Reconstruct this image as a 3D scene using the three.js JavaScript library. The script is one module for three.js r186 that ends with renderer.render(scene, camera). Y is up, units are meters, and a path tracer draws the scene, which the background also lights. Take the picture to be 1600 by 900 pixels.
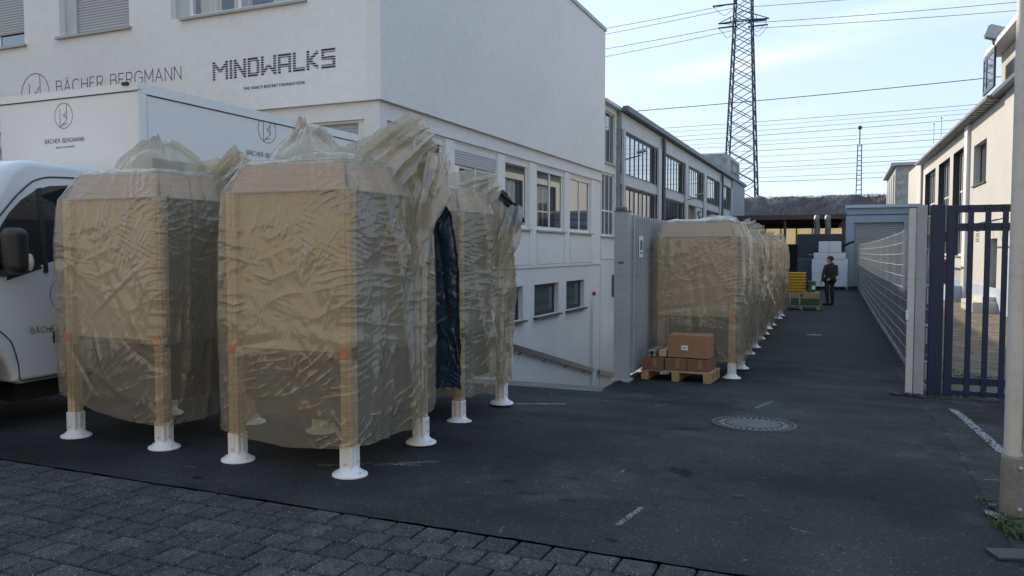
import * as THREE from 'three';
import { RoundedBoxGeometry } from 'three/addons/geometries/RoundedBoxGeometry.js';
import { mergeGeometries, mergeVertices } from 'three/addons/utils/BufferGeometryUtils.js';
import { MarchingCubes } from 'three/addons/objects/MarchingCubes.js';

// ---------------------------------------------------------------- camera, sky, sun, exposure
const scene = new THREE.Scene();
const renderer = new THREE.WebGLRenderer({ antialias: true });
renderer.toneMapping = THREE.LinearToneMapping;
renderer.toneMappingExposure = 1.2;
renderer.shadowMap.enabled = true;
const camera = new THREE.PerspectiveCamera(40.4, 16 / 9, 0.05, 900);
camera.position.set(0, 1.6, 0);
camera.rotation.set(THREE.MathUtils.degToRad(-2.715), THREE.MathUtils.degToRad(23.06), 0, 'YXZ');

const sunDir = new THREE.Vector3(-Math.sin(0.82) * Math.cos(0.471), Math.sin(0.471), -Math.cos(0.82) * Math.cos(0.471)).normalize();
const clamp = (x, a = 0, b = 1) => Math.min(b, Math.max(a, x));
const smooth = (a, b, x) => { const t = clamp((x - a) / (b - a)); return t * t * (3 - 2 * t); };
const mix = (a, b, t) => a + (b - a) * t;
function mulberry(seed) { let a = seed >>> 0; return () => { a = (a + 0x6D2B79F5) | 0; let t = Math.imul(a ^ (a >>> 15), 1 | a); t = (t + Math.imul(t ^ (t >>> 7), 61 | t)) ^ t; return ((t ^ (t >>> 14)) >>> 0) / 4294967296; }; }
const hash2 = (x, y, s = 0) => { let h = Math.imul(x | 0, 374761393) ^ Math.imul(y | 0, 668265263) ^ Math.imul(s | 0, 1274126177); h = Math.imul(h ^ (h >>> 13), 1274126177); return ((h ^ (h >>> 16)) >>> 0) / 4294967296; };
function vnoise(x, y, s = 0, px = 0, py = 0) {          // value noise, optionally periodic
  const xi = Math.floor(x), yi = Math.floor(y), fx = x - xi, fy = y - yi, u = fx * fx * (3 - 2 * fx), v = fy * fy * (3 - 2 * fy);
  const w = (i, p) => (p ? ((i % p) + p) % p : i);
  const a = hash2(w(xi, px), w(yi, py), s), b = hash2(w(xi + 1, px), w(yi, py), s), c = hash2(w(xi, px), w(yi + 1, py), s), d = hash2(w(xi + 1, px), w(yi + 1, py), s);
  return mix(mix(a, b, u), mix(c, d, u), v);
}
{
  const W = 1024, Hh = 512, data = new Float32Array(W * Hh * 4);
  for (let j = 0; j < Hh; j++) for (let i = 0; i < W; i++) {
    const el = ((j + 0.5) / Hh - 0.5) * Math.PI, az = ((i + 0.5) / W - 0.5) * 2 * Math.PI;
    const dx = Math.cos(el) * Math.cos(az), dy = Math.sin(el), dz = Math.cos(el) * Math.sin(az);
    const ang = Math.acos(clamp(dx * sunDir.x + dy * sunDir.y + dz * sunDir.z, -1, 1));
    const up = Math.max(0, dy), hz = Math.exp(-up * 5.5);
    let r = mix(0.37, 0.76, hz), g = mix(0.57, 0.86, hz), b = mix(0.88, 0.92, hz);
    const glow = 0.70 * Math.exp(-ang / 0.34) + 0.14 * Math.exp(-ang / 0.9);
    r += glow * 1.0; g += glow * 0.97; b += glow * 0.82;
    // thin high wisps
    const px = dx / (up + 0.22), pz = dz / (up + 0.22);
    let n = 0.55 * vnoise(px * 1.3 + pz * 0.7, pz * 5.2 - px * 1.2, 3, 0, 0) + 0.3 * vnoise(px * 3.1 + pz, pz * 11 - px * 2.2, 4) + 0.15 * vnoise(px * 7, pz * 24 - px * 5, 5);
    const c = smooth(0.54, 0.86, n) * 0.3 * smooth(0.0, 0.12, up);
    r += c * (1.0 - r * 0.6); g += c * (1.0 - g * 0.6); b += c * (1.0 - b * 0.6);
    if (dy < 0) { const k = smooth(0, 0.25, -dy); r = mix(r, 0.3, k); g = mix(g, 0.3, k); b = mix(b, 0.3, k); }
    data.set([r, g, b, 1], (j * W + i) * 4);
  }
  const sky = new THREE.DataTexture(data, W, Hh, THREE.RGBAFormat, THREE.FloatType);
  sky.mapping = THREE.EquirectangularReflectionMapping; sky.magFilter = THREE.LinearFilter; sky.minFilter = THREE.LinearFilter; sky.needsUpdate = true;
  scene.background = sky; scene.environment = sky;
}
const sun = new THREE.DirectionalLight(new THREE.Color(1.0, 0.88, 0.72), 4.6);
sun.position.copy(sunDir).multiplyScalar(120); sun.target.position.set(0, 0, -20); sun.position.add(sun.target.position);
sun.castShadow = true; sun.shadow.radius = 1.2; sun.shadow.mapSize.set(4096, 4096);
Object.assign(sun.shadow.camera, { left: -70, right: 70, top: 60, bottom: -60, near: 1, far: 260 });
sun.name = 'sun'; scene.add(sun, sun.target);

// ---------------------------------------------------------------- helpers
const V3 = (x, y, z) => new THREE.Vector3(x, y, z);
const taken = new Map();
function numbered(name) { const n = taken.get(name) ?? 0; taken.set(name, n + 1); return n ? `${name}_${String(n).padStart(3, '0')}` : name; }
function metreUV(geo) {                       // uv in metres, laid on by the way each face points
  if (geo.index) geo = geo.toNonIndexed();
  const p = geo.attributes.position, uv = new Float32Array(p.count * 2), a = V3(), b = V3(), c = V3();
  for (let i = 0; i < p.count; i += 3) {
    a.fromBufferAttribute(p, i); b.fromBufferAttribute(p, i + 1); c.fromBufferAttribute(p, i + 2);
    const n = b.clone().sub(a).cross(c.clone().sub(a)), ax = Math.abs(n.x), ay = Math.abs(n.y), az = Math.abs(n.z);
    for (let k = 0; k < 3; k++) {
      const q = [a, b, c][k];
      const [u, v] = ay >= ax && ay >= az ? [q.x, q.z] : ax >= az ? [q.z, q.y] : [q.x, q.y];
      uv[(i + k) * 2] = u; uv[(i + k) * 2 + 1] = v;
    }
  }
  geo.setAttribute('uv', new THREE.BufferAttribute(uv, 2));
  return geo;
}
function clean(g) { if (g.index) g = g.toNonIndexed(); for (const k of Object.keys(g.attributes)) if (!['position', 'normal', 'uv'].includes(k)) g.deleteAttribute(k); g.morphAttributes = {}; return g; }
const join = (list) => (list.length === 1 ? list[0] : mergeGeometries(list.map(clean)));
const box = (w, h, d, x = 0, y = 0, z = 0) => new THREE.BoxGeometry(w, h, d).translate(x, y, z);
const span = (x0, x1, y0, y1, z0, z1) => box(Math.abs(x1 - x0), Math.abs(y1 - y0), Math.abs(z1 - z0), (x0 + x1) / 2, (y0 + y1) / 2, (z0 + z1) / 2);
const rbox = (w, h, d, r, x = 0, y = 0, z = 0, seg = 2) => new RoundedBoxGeometry(w, h, d, seg, r).translate(x, y, z);
const cyl = (r0, r1, h, x = 0, y = 0, z = 0, seg = 16) => new THREE.CylinderGeometry(r1, r0, h, seg).translate(x, y + h / 2, z);
function rod(a, b, r, seg = 8, r2 = r) {
  const d = b.clone().sub(a), l = d.length();
  return new THREE.CylinderGeometry(r2, r, l, seg).translate(0, l / 2, 0).applyQuaternion(new THREE.Quaternion().setFromUnitVectors(V3(0, 1, 0), d.normalize())).translate(a.x, a.y, a.z);
}
function bar(a, b, w, h) {                    // rectangular bar from a to b
  const d = b.clone().sub(a), l = d.length();
  return new THREE.BoxGeometry(w, l, h).translate(0, l / 2, 0).applyQuaternion(new THREE.Quaternion().setFromUnitVectors(V3(0, 1, 0), d.normalize())).translate(a.x, a.y, a.z);
}
const tube = (pts, r, seg = 24, rs = 6, closed = false) => new THREE.TubeGeometry(new THREE.CatmullRomCurve3(pts, closed, 'catmullrom', 0.3), seg, r, rs, closed);
function mesh(name, geo, material, parent, { uv = true, kind } = {}) {
  let g = Array.isArray(geo) ? join(geo) : geo;
  if (uv) g = metreUV(g);
  const o = new THREE.Mesh(g, material);
  o.castShadow = o.receiveShadow = true;
  o.name = parent ? name : numbered(name);
  if (kind) o.userData.kind = kind;
  (parent ?? scene).add(o);
  return o;
}
function tag(o, label, category, group, kind) { o.userData.label = label; if (category) o.userData.category = category; if (group) o.userData.group = group; if (kind) o.userData.kind = kind; return o; }
function thing(name, label, category, pos = [0, 0, 0], turn = 0, group) {
  const o = new THREE.Group(); o.name = numbered(name); o.position.set(...pos); o.rotation.y = turn; scene.add(o); return tag(o, label, category, group);
}
const struct = (name, geo, m, opt = {}) => { const o = mesh(name, geo, m, null, opt); o.userData.kind = 'structure'; return o; };

// ---------------------------------------------------------------- ground level: the yard falls away behind the gate
const GT = [0, 5.5, 7, 11.5, 15, 24, 200], GS = [0, 0, 0.05, 0.22, 0.29, 0.35, 0.35];
const lerpTable = (t) => { let i = 0; while (i < GT.length - 2 && t > GT[i + 1]) i++; return mix(GS[i], GS[i + 1], clamp((t - GT[i]) / (GT[i + 1] - GT[i]))); };
function gy(z) { let s = 0; for (let k = -4; k <= 4; k++) s += lerpTable(Math.max(0, -z + k / 4)); return -s / 9; }

// ---------------------------------------------------------------- textures
function dataTex(n, fn, srgb = true, rep = 1) {
  const d = new Uint8Array(n * n * 4);
  for (let j = 0; j < n; j++) for (let i = 0; i < n; i++) { const c = fn(i / n, j / n, i, j); const o = (j * n + i) * 4; if (typeof c === 'number') d[o] = d[o + 1] = d[o + 2] = clamp(c) * 255; else { d[o] = clamp(c[0]) * 255; d[o + 1] = clamp(c[1]) * 255; d[o + 2] = clamp(c[2]) * 255; } d[o + 3] = 255; }
  const t = new THREE.DataTexture(d, n, n); t.wrapS = t.wrapT = THREE.RepeatWrapping; t.magFilter = THREE.LinearFilter; t.minFilter = THREE.LinearMipmapLinearFilter; t.generateMipmaps = true;
  if (srgb) t.colorSpace = THREE.SRGBColorSpace; t.repeat.set(1 / rep, 1 / rep); t.needsUpdate = true; return t;
}
const fbm = (u, v, f, s, oct = 4) => { let a = 0, w = 0.5, n = 0; for (let k = 0; k < oct; k++) { a += w * vnoise(u * f, v * f, s + k, f, f); n += w; w *= 0.5; f *= 2; } return a / n; };
const plasterMap = dataTex(512, (u, v) => { const a = fbm(u, v, 4, 11), b = fbm(u, v, 48, 17, 2), st = smooth(0.62, 0.8, fbm(u * 1, v, 8, 23, 3)); const k = 0.95 + 0.04 * a + 0.03 * (b - 0.5) - 0.014 * st; return [k, k * 0.995, k * 0.985]; }, true, 4);
const plasterBump = dataTex(512, (u, v) => 0.6 * fbm(u, v, 96, 31, 2) + 0.4 * fbm(u, v, 12, 35, 3), false, 1.6);
const grainBump = dataTex(256, (u, v) => fbm(u, v, 32, 71, 3), false, 0.5);
const woodMap = dataTex(512, (u, v) => { const g = vnoise(u * 6, v * 90, 41, 6, 90) * 0.5 + vnoise(u * 14, v * 220, 43, 14, 220) * 0.5, k = 0.8 + 0.2 * g - 0.12 * smooth(0.7, 0.9, fbm(u, v, 5, 47, 2)); return [k, k * 0.97, k * 0.92]; }, true, 1);
const cartonMap = dataTex(256, (u, v) => { const k = 0.9 + 0.1 * fbm(u, v, 8, 51, 3) - 0.04 * (Math.sin(u * 256 * 0.8) * 0.5 + 0.5) * 0.6; return [k, k * 0.98, k * 0.96]; }, true, 0.6);
const greyMap = dataTex(512, (u, v) => { const k = 0.78 + 0.3 * (fbm(u, v, 6, 61) - 0.3) + 0.12 * (fbm(u, v, 60, 63, 2) - 0.5); return [k, k, k * 0.985]; }, true, 1.3);
const dirtMap = dataTex(512, (u, v) => { const sp = smooth(0.5, 0.9, fbm(u, v, 40, 81, 3)) * 0.05, k = 0.94 + 0.07 * fbm(u, v, 5, 83) - sp; return [k, k * 0.99, k * 0.97]; }, true, 1.7);

const filmBump = dataTex(1024, (u, v) => {           // crinkles of crumpled film, 1.8 m a side
  const wx = 0.05 * (fbm(u, v, 6, 151, 3) - 0.5), wy = 0.05 * (fbm(u, v, 6, 155, 3) - 0.5), a = u + wx, b = v + wy; let h = 0;
  const fold = (t) => { const q = Math.abs(2 * (t - Math.floor(t)) - 1); return q * q * q; }, dirs = [[7, 2], [-3, 11], [14, -5], [3, 19], [23, 9], [-17, 21], [8, -31], [35, -12], [13, 41], [-44, 20]];
  dirs.forEach(([p, q], i) => { const m = smooth(0.53, 0.72, 0.55 * fbm(u, v, 9, 160 + i * 5, 2) + 0.45 * fbm(u, v, 3, 190 + (i >> 1), 3)) * 1.7; h += m * (Math.hypot(p, q) < 13 ? 1.6 : 3.6) / Math.hypot(p, q) * fold(p * a + q * b + 0.8 * fbm(u, v, 5, 163 + i, 2)); });
  for (const [f, am] of [[19, 0.16]]) { const px = a * f, py = b * f, xi = Math.floor(px), yi = Math.floor(py), w = (i) => ((i % f) + f) % f; let d1 = 9, d2 = 9; for (let j = -1; j < 2; j++) for (let i = -1; i < 2; i++) { const d = Math.hypot(xi + i + hash2(w(xi + i), w(yi + j), 171) - px, yi + j + hash2(w(xi + i), w(yi + j), 172) - py); if (d < d1) { d2 = d1; d1 = d; } else if (d < d2) d2 = d; } h += am * (d2 - d1) * smooth(0.48, 0.7, fbm(u, v, 7, 175, 3)) * 1.6; }
  return h * 0.62;
}, false, 1.8);
const std = (r, g, b, rough = 0.8, extra = {}) => new THREE.MeshStandardMaterial({ color: new THREE.Color().setRGB(r, g, b), roughness: rough, ...extra });
const phys = (r, g, b, rough, extra = {}) => new THREE.MeshPhysicalMaterial({ color: new THREE.Color().setRGB(r, g, b), roughness: rough, ...extra });
const M = {
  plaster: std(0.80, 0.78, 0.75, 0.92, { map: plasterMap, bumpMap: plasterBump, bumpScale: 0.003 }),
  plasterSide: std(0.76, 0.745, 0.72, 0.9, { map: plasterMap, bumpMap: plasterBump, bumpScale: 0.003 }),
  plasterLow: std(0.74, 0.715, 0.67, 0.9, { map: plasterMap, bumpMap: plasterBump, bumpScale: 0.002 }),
  cream: std(0.58, 0.555, 0.51, 0.92, { map: plasterMap, bumpMap: plasterBump, bumpScale: 0.004 }),
  blueBase: std(0.42, 0.48, 0.58, 0.85, { map: plasterMap, bumpMap: plasterBump, bumpScale: 0.003 }),
  concretePanel: std(0.46, 0.47, 0.47, 0.85, { map: greyMap }),
  metalPanel: std(0.50, 0.53, 0.55, 0.55, { map: dirtMap }),
  cap: std(0.40, 0.40, 0.41, 0.5, { metalness: 0.2, map: dirtMap }),
  gutter: std(0.10, 0.105, 0.115, 0.5, { metalness: 0.3 }),
  zinc: std(0.22, 0.23, 0.24, 0.5, { metalness: 0.5, map: greyMap }),
  winFrame: std(0.70, 0.69, 0.66, 0.5),
  darkFrame: std(0.022, 0.025, 0.03, 0.5),
  sill: std(0.35, 0.34, 0.33, 0.45, { metalness: 0.3 }),
  darkSill: std(0.05, 0.052, 0.06, 0.35, { metalness: 0.3 }),
  glass: phys(0.05, 0.06, 0.06, 0.02, { ior: 3.2 }),
  glassCoat: std(0.44, 0.47, 0.48, 0.03, { metalness: 1 }),
  glassPale: phys(0.10, 0.115, 0.115, 0.05, { ior: 1.8 }),
  pane: phys(1, 1, 1, 0.0, { transmission: 1, thickness: 0, ior: 1.7 }),
  shutter: std(0.46, 0.455, 0.45, 0.6),
  room: std(0.10, 0.095, 0.09, 0.9),
  curtain: std(0.52, 0.46, 0.34, 0.95),
  black: std(0.012, 0.012, 0.013, 0.5),
  rubber: std(0.014, 0.014, 0.015, 0.8),
  van: phys(0.62, 0.63, 0.645, 0.32, { clearcoat: 0.8, clearcoatRoughness: 0.08 }),
  vanBox: std(0.72, 0.715, 0.695, 0.42),
  alu: std(0.55, 0.56, 0.57, 0.38, { metalness: 0.7 }),
  vanGlass: phys(0.012, 0.016, 0.02, 0.02, { ior: 2.0 }),
  plasticBlack: std(0.016, 0.017, 0.018, 0.45, { bumpMap: grainBump, bumpScale: 0.0006 }),
  chrome: std(0.7, 0.7, 0.7, 0.2, { metalness: 1 }),
  footWhite: std(0.72, 0.72, 0.71, 0.38),
  post: std(0.68, 0.60, 0.46, 0.6, { map: woodMap }),
  fascia: std(0.70, 0.47, 0.22, 0.7, { map: woodMap }),
  panel: std(0.50, 0.45, 0.36, 0.8),
  panelGrey: std(0.20, 0.20, 0.185, 0.8),
  fillerDark: std(0.085, 0.088, 0.08, 0.7),
  orange: std(0.75, 0.20, 0.03, 0.5),
  film: phys(0.76, 0.69, 0.555, 0.18, { transmission: 0.825, thickness: 0, ior: 1.62, side: THREE.DoubleSide, bumpMap: filmBump, bumpScale: 0.031 }),
  filmTop: phys(0.76, 0.72, 0.63, 0.18, { transmission: 0.78, thickness: 0, ior: 1.62, side: THREE.DoubleSide, bumpMap: filmBump, bumpScale: 0.031 }),
  tarpBlue: phys(0.02, 0.045, 0.075, 0.2, { bumpMap: filmBump, bumpScale: 0.08, side: THREE.DoubleSide, ior: 1.6 }),
  bagBlack: phys(0.008, 0.008, 0.010, 0.25, { side: THREE.DoubleSide }),
  gateGrey: std(0.36, 0.375, 0.395, 0.5, { map: dirtMap }),
  gateBlue: std(0.005, 0.020, 0.066, 0.45, { map: dirtMap }),
  galv: std(0.40, 0.40, 0.39, 0.5, { metalness: 0.3, map: dirtMap }),
  screen: std(0.055, 0.065, 0.08, 0.7, { map: greyMap }),
  fenceWire: std(0.42, 0.42, 0.41, 0.55, { metalness: 0.2 }),
  whitePost: std(0.58, 0.57, 0.55, 0.45, { map: dirtMap }),
  concrete: std(0.30, 0.29, 0.27, 0.92, { map: greyMap, bumpMap: plasterBump, bumpScale: 0.004 }),
  carton: std(0.36, 0.20, 0.105, 0.85, { map: cartonMap }),
  cartonDark: std(0.22, 0.115, 0.065, 0.8, { map: cartonMap }),
  tape: phys(0.30, 0.17, 0.09, 0.25),
  paper: std(0.75, 0.75, 0.73, 0.8),
  pallet: std(0.50, 0.34, 0.19, 0.85, { map: woodMap }),
  timber: std(0.62, 0.48, 0.30, 0.8, { map: woodMap }),
  iron: std(0.06, 0.06, 0.06, 0.6, { metalness: 0.4, bumpMap: grainBump, bumpScale: 0.001 }),
  wornIron: std(0.20, 0.195, 0.19, 0.5, { metalness: 0.3 }),
  manConcrete: std(0.17, 0.165, 0.16, 0.9, { map: greyMap, bumpMap: grainBump, bumpScale: 0.002 }),
  yellow: std(0.74, 0.48, 0.03, 0.5),
  yellowShaded: std(0.42, 0.25, 0.012, 0.5),  // crate trays: shade of the gaps between rims put into the colour
  green: std(0.03, 0.13, 0.05, 0.6),
  boxGreen: std(0.05, 0.13, 0.07, 0.8, { map: woodMap }),
  darkMachine: std(0.024, 0.030, 0.040, 0.5),
  foam: std(0.66, 0.68, 0.70, 0.8),
  canopyBrown: std(0.10, 0.055, 0.045, 0.7),
  shedBlue: std(0.34, 0.43, 0.54, 0.65, { map: dirtMap }),
  shedTrim: std(0.50, 0.54, 0.58, 0.6),
  rollDoor: std(0.36, 0.36, 0.36, 0.6),
  translucent: phys(0.9, 0.82, 0.62, 1, { transmission: 0.6, thickness: 0 }),
  pylon: std(0.055, 0.075, 0.095, 0.6, { metalness: 0.2 }),
  wire: std(0.05, 0.06, 0.07, 0.6),
  weed: std(0.06, 0.085, 0.03, 0.9, { side: THREE.DoubleSide }),
  leaf: std(0.07, 0.05, 0.03, 0.9, { side: THREE.DoubleSide }),
  shrub: std(0.14, 0.12, 0.118, 0.95, { side: THREE.DoubleSide }),
  embank: std(0.155, 0.135, 0.135, 0.95, { map: greyMap }),
  redLamp: std(0.45, 0.02, 0.03, 0.3),
};

// ---------------------------------------------------------------- asphalt near the camera, with its own stains, seams and scratches
const AX = -8, AZ = -14, AS = 12;
const R0 = mulberry(5);
const blotches = [[-1.05, -5.64, 0.15, 0.075, 0.9, 0.62], [-1.36, -7.28, 0.21, 0.06, -0.6, 0.62], [-2.12, -4.95, 0.07, 0.035, 0.2, 0.6], [-1.9, -4.75, 0.09, 0.03, -0.3, 0.7], [-1.62, -4.71, 0.06, 0.025, 0.1, 0.7], [-1.16, -4.14, 0.035, 0.03, 0, 0.55], [-4.19, -4.16, 0.05, 0.028, 0.1, 0.5], [-0.3, -4.9, 0.06, 0.03, 0.4, 0.8], [-0.62, -5.2, 0.05, 0.02, 0.1, 0.75], [-2.4, -7.2, 0.18, 0.04, -0.5, 0.75], [-2.9, -6.9, 0.12, 0.05, 0.3, 0.8], [-0.1, -6.4, 0.1, 0.05, 1.2, 0.85], [-1.9, -9.2, 0.2, 0.05, 0.2, 0.8]];
for (let k = 0; k < 46; k++) blotches.push([-6.5 + R0() * 8, -13 + R0() * 9, 0.02 + R0() * 0.09, 0.012 + R0() * 0.05, R0() * 3, 0.68 + R0() * 0.2]);
const scratches = [[-1.2, -4.41, -1.15, -4.75, 0.018, 2.2], [-3.37, -7.9, -2.85, -8.14, 0.03, 2.6], [-3.2, -4.95, -2.85, -5.2, 0.03, 1.8], [-3.1, -5.0, -2.9, -5.05, 0.012, 2.2], [-3.6, -4.75, -3.3, -4.9, 0.014, 1.8], [-0.88, -8.9, -0.75, -9.5, 0.02, 1.9], [-1.9, -8.5, -1.8, -8.65, 0.02, 1.8], [-4.5, -4.35, -4.4, -4.36, 0.01, 1.9]];
for (let k = 0; k < 40; k++) { const x = -6 + R0() * 7, z = -12 + R0() * 8, a = R0() * 6.3, l = 0.02 + R0() * 0.12; scratches.push([x, z, x + Math.cos(a) * l, z + Math.sin(a) * l, 0.004 + R0() * 0.007, 1.5 + R0() * 0.8]); }
const seamX = (z) => { const t = -z; return t < 5.3 ? 0.86 : t < 8.5 ? mix(0.86, 0.88, (t - 5.3) / 3.2) : mix(0.88, 0.76, clamp((t - 8.5) / 3)); };
function asphaltTone(x, z) {                        // base colour of the surface at a place (matter only)
  let k = 1 + 0.8 * (vnoise(x * 0.7 + 3, z * 0.7, 1) - 0.5) + 0.55 * (vnoise(x * 2.3, z * 2.3, 2) - 0.5) + 0.16 * (vnoise(x * 9, z * 9, 3) - 0.5);
  k *= 0.82 + 0.36 * vnoise(x * 0.55 + 9, z * 3.4, 8);
  const wear = smooth(0.58, 0.75, 0.6 * vnoise(x * 1.3 + 4, z * 1.3, 31) + 0.4 * vnoise(x * 7, z * 7, 32)); k *= 1 + 0.35 * wear;
  const crack = Math.abs(vnoise(x * 0.9 + 17, z * 0.9 + 5, 33) + 0.12 * vnoise(x * 6, z * 6, 34) - 0.56); if (crack < 0.0018 && vnoise(x * 1.1, z * 1.1, 35) > 0.6) k *= 0.62;
  return k;
}
const asphaltNear = dataTex(2048, (u, v, i, j) => {
  const x = AX + u * AS, z = AZ + v * AS;
  let k = asphaltTone(x, z), warm = 0;
  const sp = hash2(i, j, 9), sp2 = hash2(i >> 1, j >> 1, 10);
  k *= 0.62 + 0.52 * sp + 0.24 * sp2; if (sp > 0.99) k *= 3.2; else if (sp2 > 0.992) k *= 2.4;
  const sx = seamX(z) + 0.03 * (vnoise(z * 3, 1, 12) - 0.5) + 0.02 * (vnoise(z * 14, 2, 13) - 0.5);
  if (x > sx) { k *= 1.22 * (0.8 + 0.4 * vnoise(x * 26, z * 26, 14)); warm = 0.06; }
  const ds = Math.abs(x - sx); if (ds < 0.016 && z > -11.6) k *= mix(0.45, 1, ds / 0.016) + 0.7 * smooth(0.55, 0.8, vnoise(z * 9, 4, 15));
  const tz = -11.0 - 0.3 * (x + 1.1) + 0.03 * (vnoise(x * 5, 1, 16) - 0.5), dt = Math.abs(z - tz);
  if (x < 0.78 && x > -2.6) { if (z < tz) k *= 0.8; if (dt < 0.015 && vnoise(x * 6, 3, 17) > 0.32) k *= 1.9; }
  for (const b of blotches) { const dx = x - b[0], dz = z - b[1]; if (Math.abs(dx) > 0.5 || Math.abs(dz) > 0.5) continue; const c = Math.cos(b[4]), s = Math.sin(b[4]), q = Math.hypot((dx * c + dz * s) / b[2], (-dx * s + dz * c) / b[3]) + 0.9 * (vnoise(x * 26, z * 26, 18) - 0.5); if (q < 1) k *= mix(b[5] * b[5], 1, smooth(0.75, 1, q)); }
  for (const s of scratches) { if (Math.abs(x - s[0]) > 0.8 || Math.abs(z - s[1]) > 0.8) continue; const ex = s[2] - s[0], ez = s[3] - s[1], t = clamp(((x - s[0]) * ex + (z - s[1]) * ez) / (ex * ex + ez * ez)), d = Math.hypot(x - s[0] - t * ex, z - s[1] - t * ez); if (d < s[4] && vnoise(x * 90, z * 90, 19) > 0.36) k *= s[5] * s[5]; }
  const l = clamp(0.198 * Math.sqrt(Math.max(0.05, k)) , 0, 0.62);
  return [l * (1.0 + warm), l, l * (1.01 - warm)];
});
const asphaltFar = dataTex(1024, (u, v, i, j) => { let k = 0.84 + 0.3 * fbm(u, v, 5, 101, 4) + 0.25 * (hash2(i, j, 21) - 0.5); if (hash2(i, j, 22) > 0.994) k *= 1.6; const l = 0.185 * k; return [l, l, l * 1.01]; }, true, 6);
const asphaltBump = dataTex(512, (u, v, i, j) => 0.5 * fbm(u, v, 128, 111, 2) + 0.5 * hash2(i >> 1, j >> 1, 113), false, 1.1);
const nearMat = new THREE.MeshPhysicalMaterial({ specularIntensity: 0.3, color: 0xffffff, map: asphaltNear, roughness: 0.86, bumpMap: asphaltBump, bumpScale: 0.0045 });
const farMat = new THREE.MeshPhysicalMaterial({ specularIntensity: 0.3, color: 0xffffff, map: asphaltFar, roughness: 0.86, bumpMap: asphaltBump, bumpScale: 0.004 });

function sheet(x0, x1, z0, z1, nx, nz, yfn, skip, uvfn = (x, z) => [x, z]) {
  const pos = [], uv = [], idx = [];
  for (let j = 0; j <= nz; j++) for (let i = 0; i <= nx; i++) { const x = mix(x0, x1, i / nx), z = mix(z0, z1, j / nz); pos.push(x, yfn(x, z), z); uv.push(...uvfn(x, z)); }
  for (let j = 0; j < nz; j++) for (let i = 0; i < nx; i++) {
    const cx = mix(x0, x1, (i + 0.5) / nx), cz = mix(z0, z1, (j + 0.5) / nz); if (skip && skip(cx, cz)) continue;
    const a = j * (nx + 1) + i, b = a + 1, c = a + nx + 1, d = c + 1; idx.push(a, c, b, b, c, d);
  }
  const g = new THREE.BufferGeometry(); g.setAttribute('position', new THREE.Float32BufferAttribute(pos, 3)); g.setAttribute('uv', new THREE.Float32BufferAttribute(uv, 2)); g.setIndex(idx); g.computeVertexNormals(); return g;
}
const ZP = -3.93;                                   // edge of the paved strip
const inRamp = (x, z) => x < -2.75 && x > -6.75 && z < -9.25 && z > -24;
const micro = (x, z) => 0.012 * (vnoise(x * 0.9, z * 0.9, 201) - 0.5) * smooth(ZP - 0.1, ZP - 1.2, z) + 0.004 * (vnoise(x * 3.5, z * 3.5, 202) - 0.5) * smooth(ZP - 0.05, ZP - 0.3, z);
struct('yard_asphalt', sheet(-8, 4, -14, ZP, 240, 80, (x, z) => gy(z) + micro(x, z) * smooth(-13.9, -13, z) * smooth(3.9, 3.2, x) * smooth(-7.9, -7.2, x), inRamp, (x, z) => [(x - AX) / AS, (z - AZ) / AS]), nearMat, { uv: false });
{ const p = scene.children[scene.children.length - 1].geometry.attributes.position; for (let i = 0; i < p.count; i++) if (p.getZ(i) > ZP - 1e-4) { const x = p.getX(i); p.setZ(i, ZP + 0.016 * (vnoise(x * 5, 1, 205) - 0.45) + 0.016 * (vnoise(x * 17, 2, 206) - 0.5)); p.setY(i, 0.006); } }
struct('yard_floor', sheet(-2.75, 4, -70, -14, 9, 70, (x, z) => gy(z)), farMat, { uv: false });
struct('forecourt', sheet(-40, -8, -14, ZP, 16, 12, (x, z) => gy(z)), farMat, { uv: false });
// right-hand yard of small setts, and the paved ground beyond
const setts = dataTex(1024, (u, v, i, j) => { const k = 0.62 + 0.5 * (fbm(u, v, 12, 131, 4) - 0.3) + 0.2 * (hash2(i, j, 23) - 0.5); return [k * 0.74, k * 0.67, k * 0.57]; }, true, 2.4);
const settMat = new THREE.MeshStandardMaterial({ color: new THREE.Color().setRGB(0.62, 0.58, 0.52), map: setts, roughness: 0.92, bumpMap: asphaltBump, bumpScale: 0.006 });
struct('side_yard', sheet(1.05, 4.75, -40, -11.2, 8, 40, (x, z) => gy(z) + 0.006), settMat, { uv: false });
struct('ramp', sheet(-6.75, -2.75, -24, -9.25, 10, 60, (x, z) => { const t = Math.max(0, -9.25 - z); return gy(-9.25) - 0.0 - (t < 1.6 ? 0.085 * t * t + 0.036 * t : 0.2176 + 0.0576 + 0.245 * (t - 1.6)); }), new THREE.MeshStandardMaterial({ color: new THREE.Color().setRGB(0.2, 0.2, 0.2), map: greyMap, roughness: 0.9 }), { uv: false });
struct('retaining_wall', Array.from({ length: 15 }, (_, k) => span(-2.81, -2.74, -4, gy(-9.3 - k) + 0.0 - 0.012, -9.3 - k, -10.3 - k)), farMat);
struct('street', sheet(-60, 60, -1.2, 8.0, 24, 4, () => -0.08), farMat, { uv: false });
struct('far_pavement', [span(-60, 60, -0.3, 0.03, 8.0, 10.48)], M.concrete);
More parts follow.
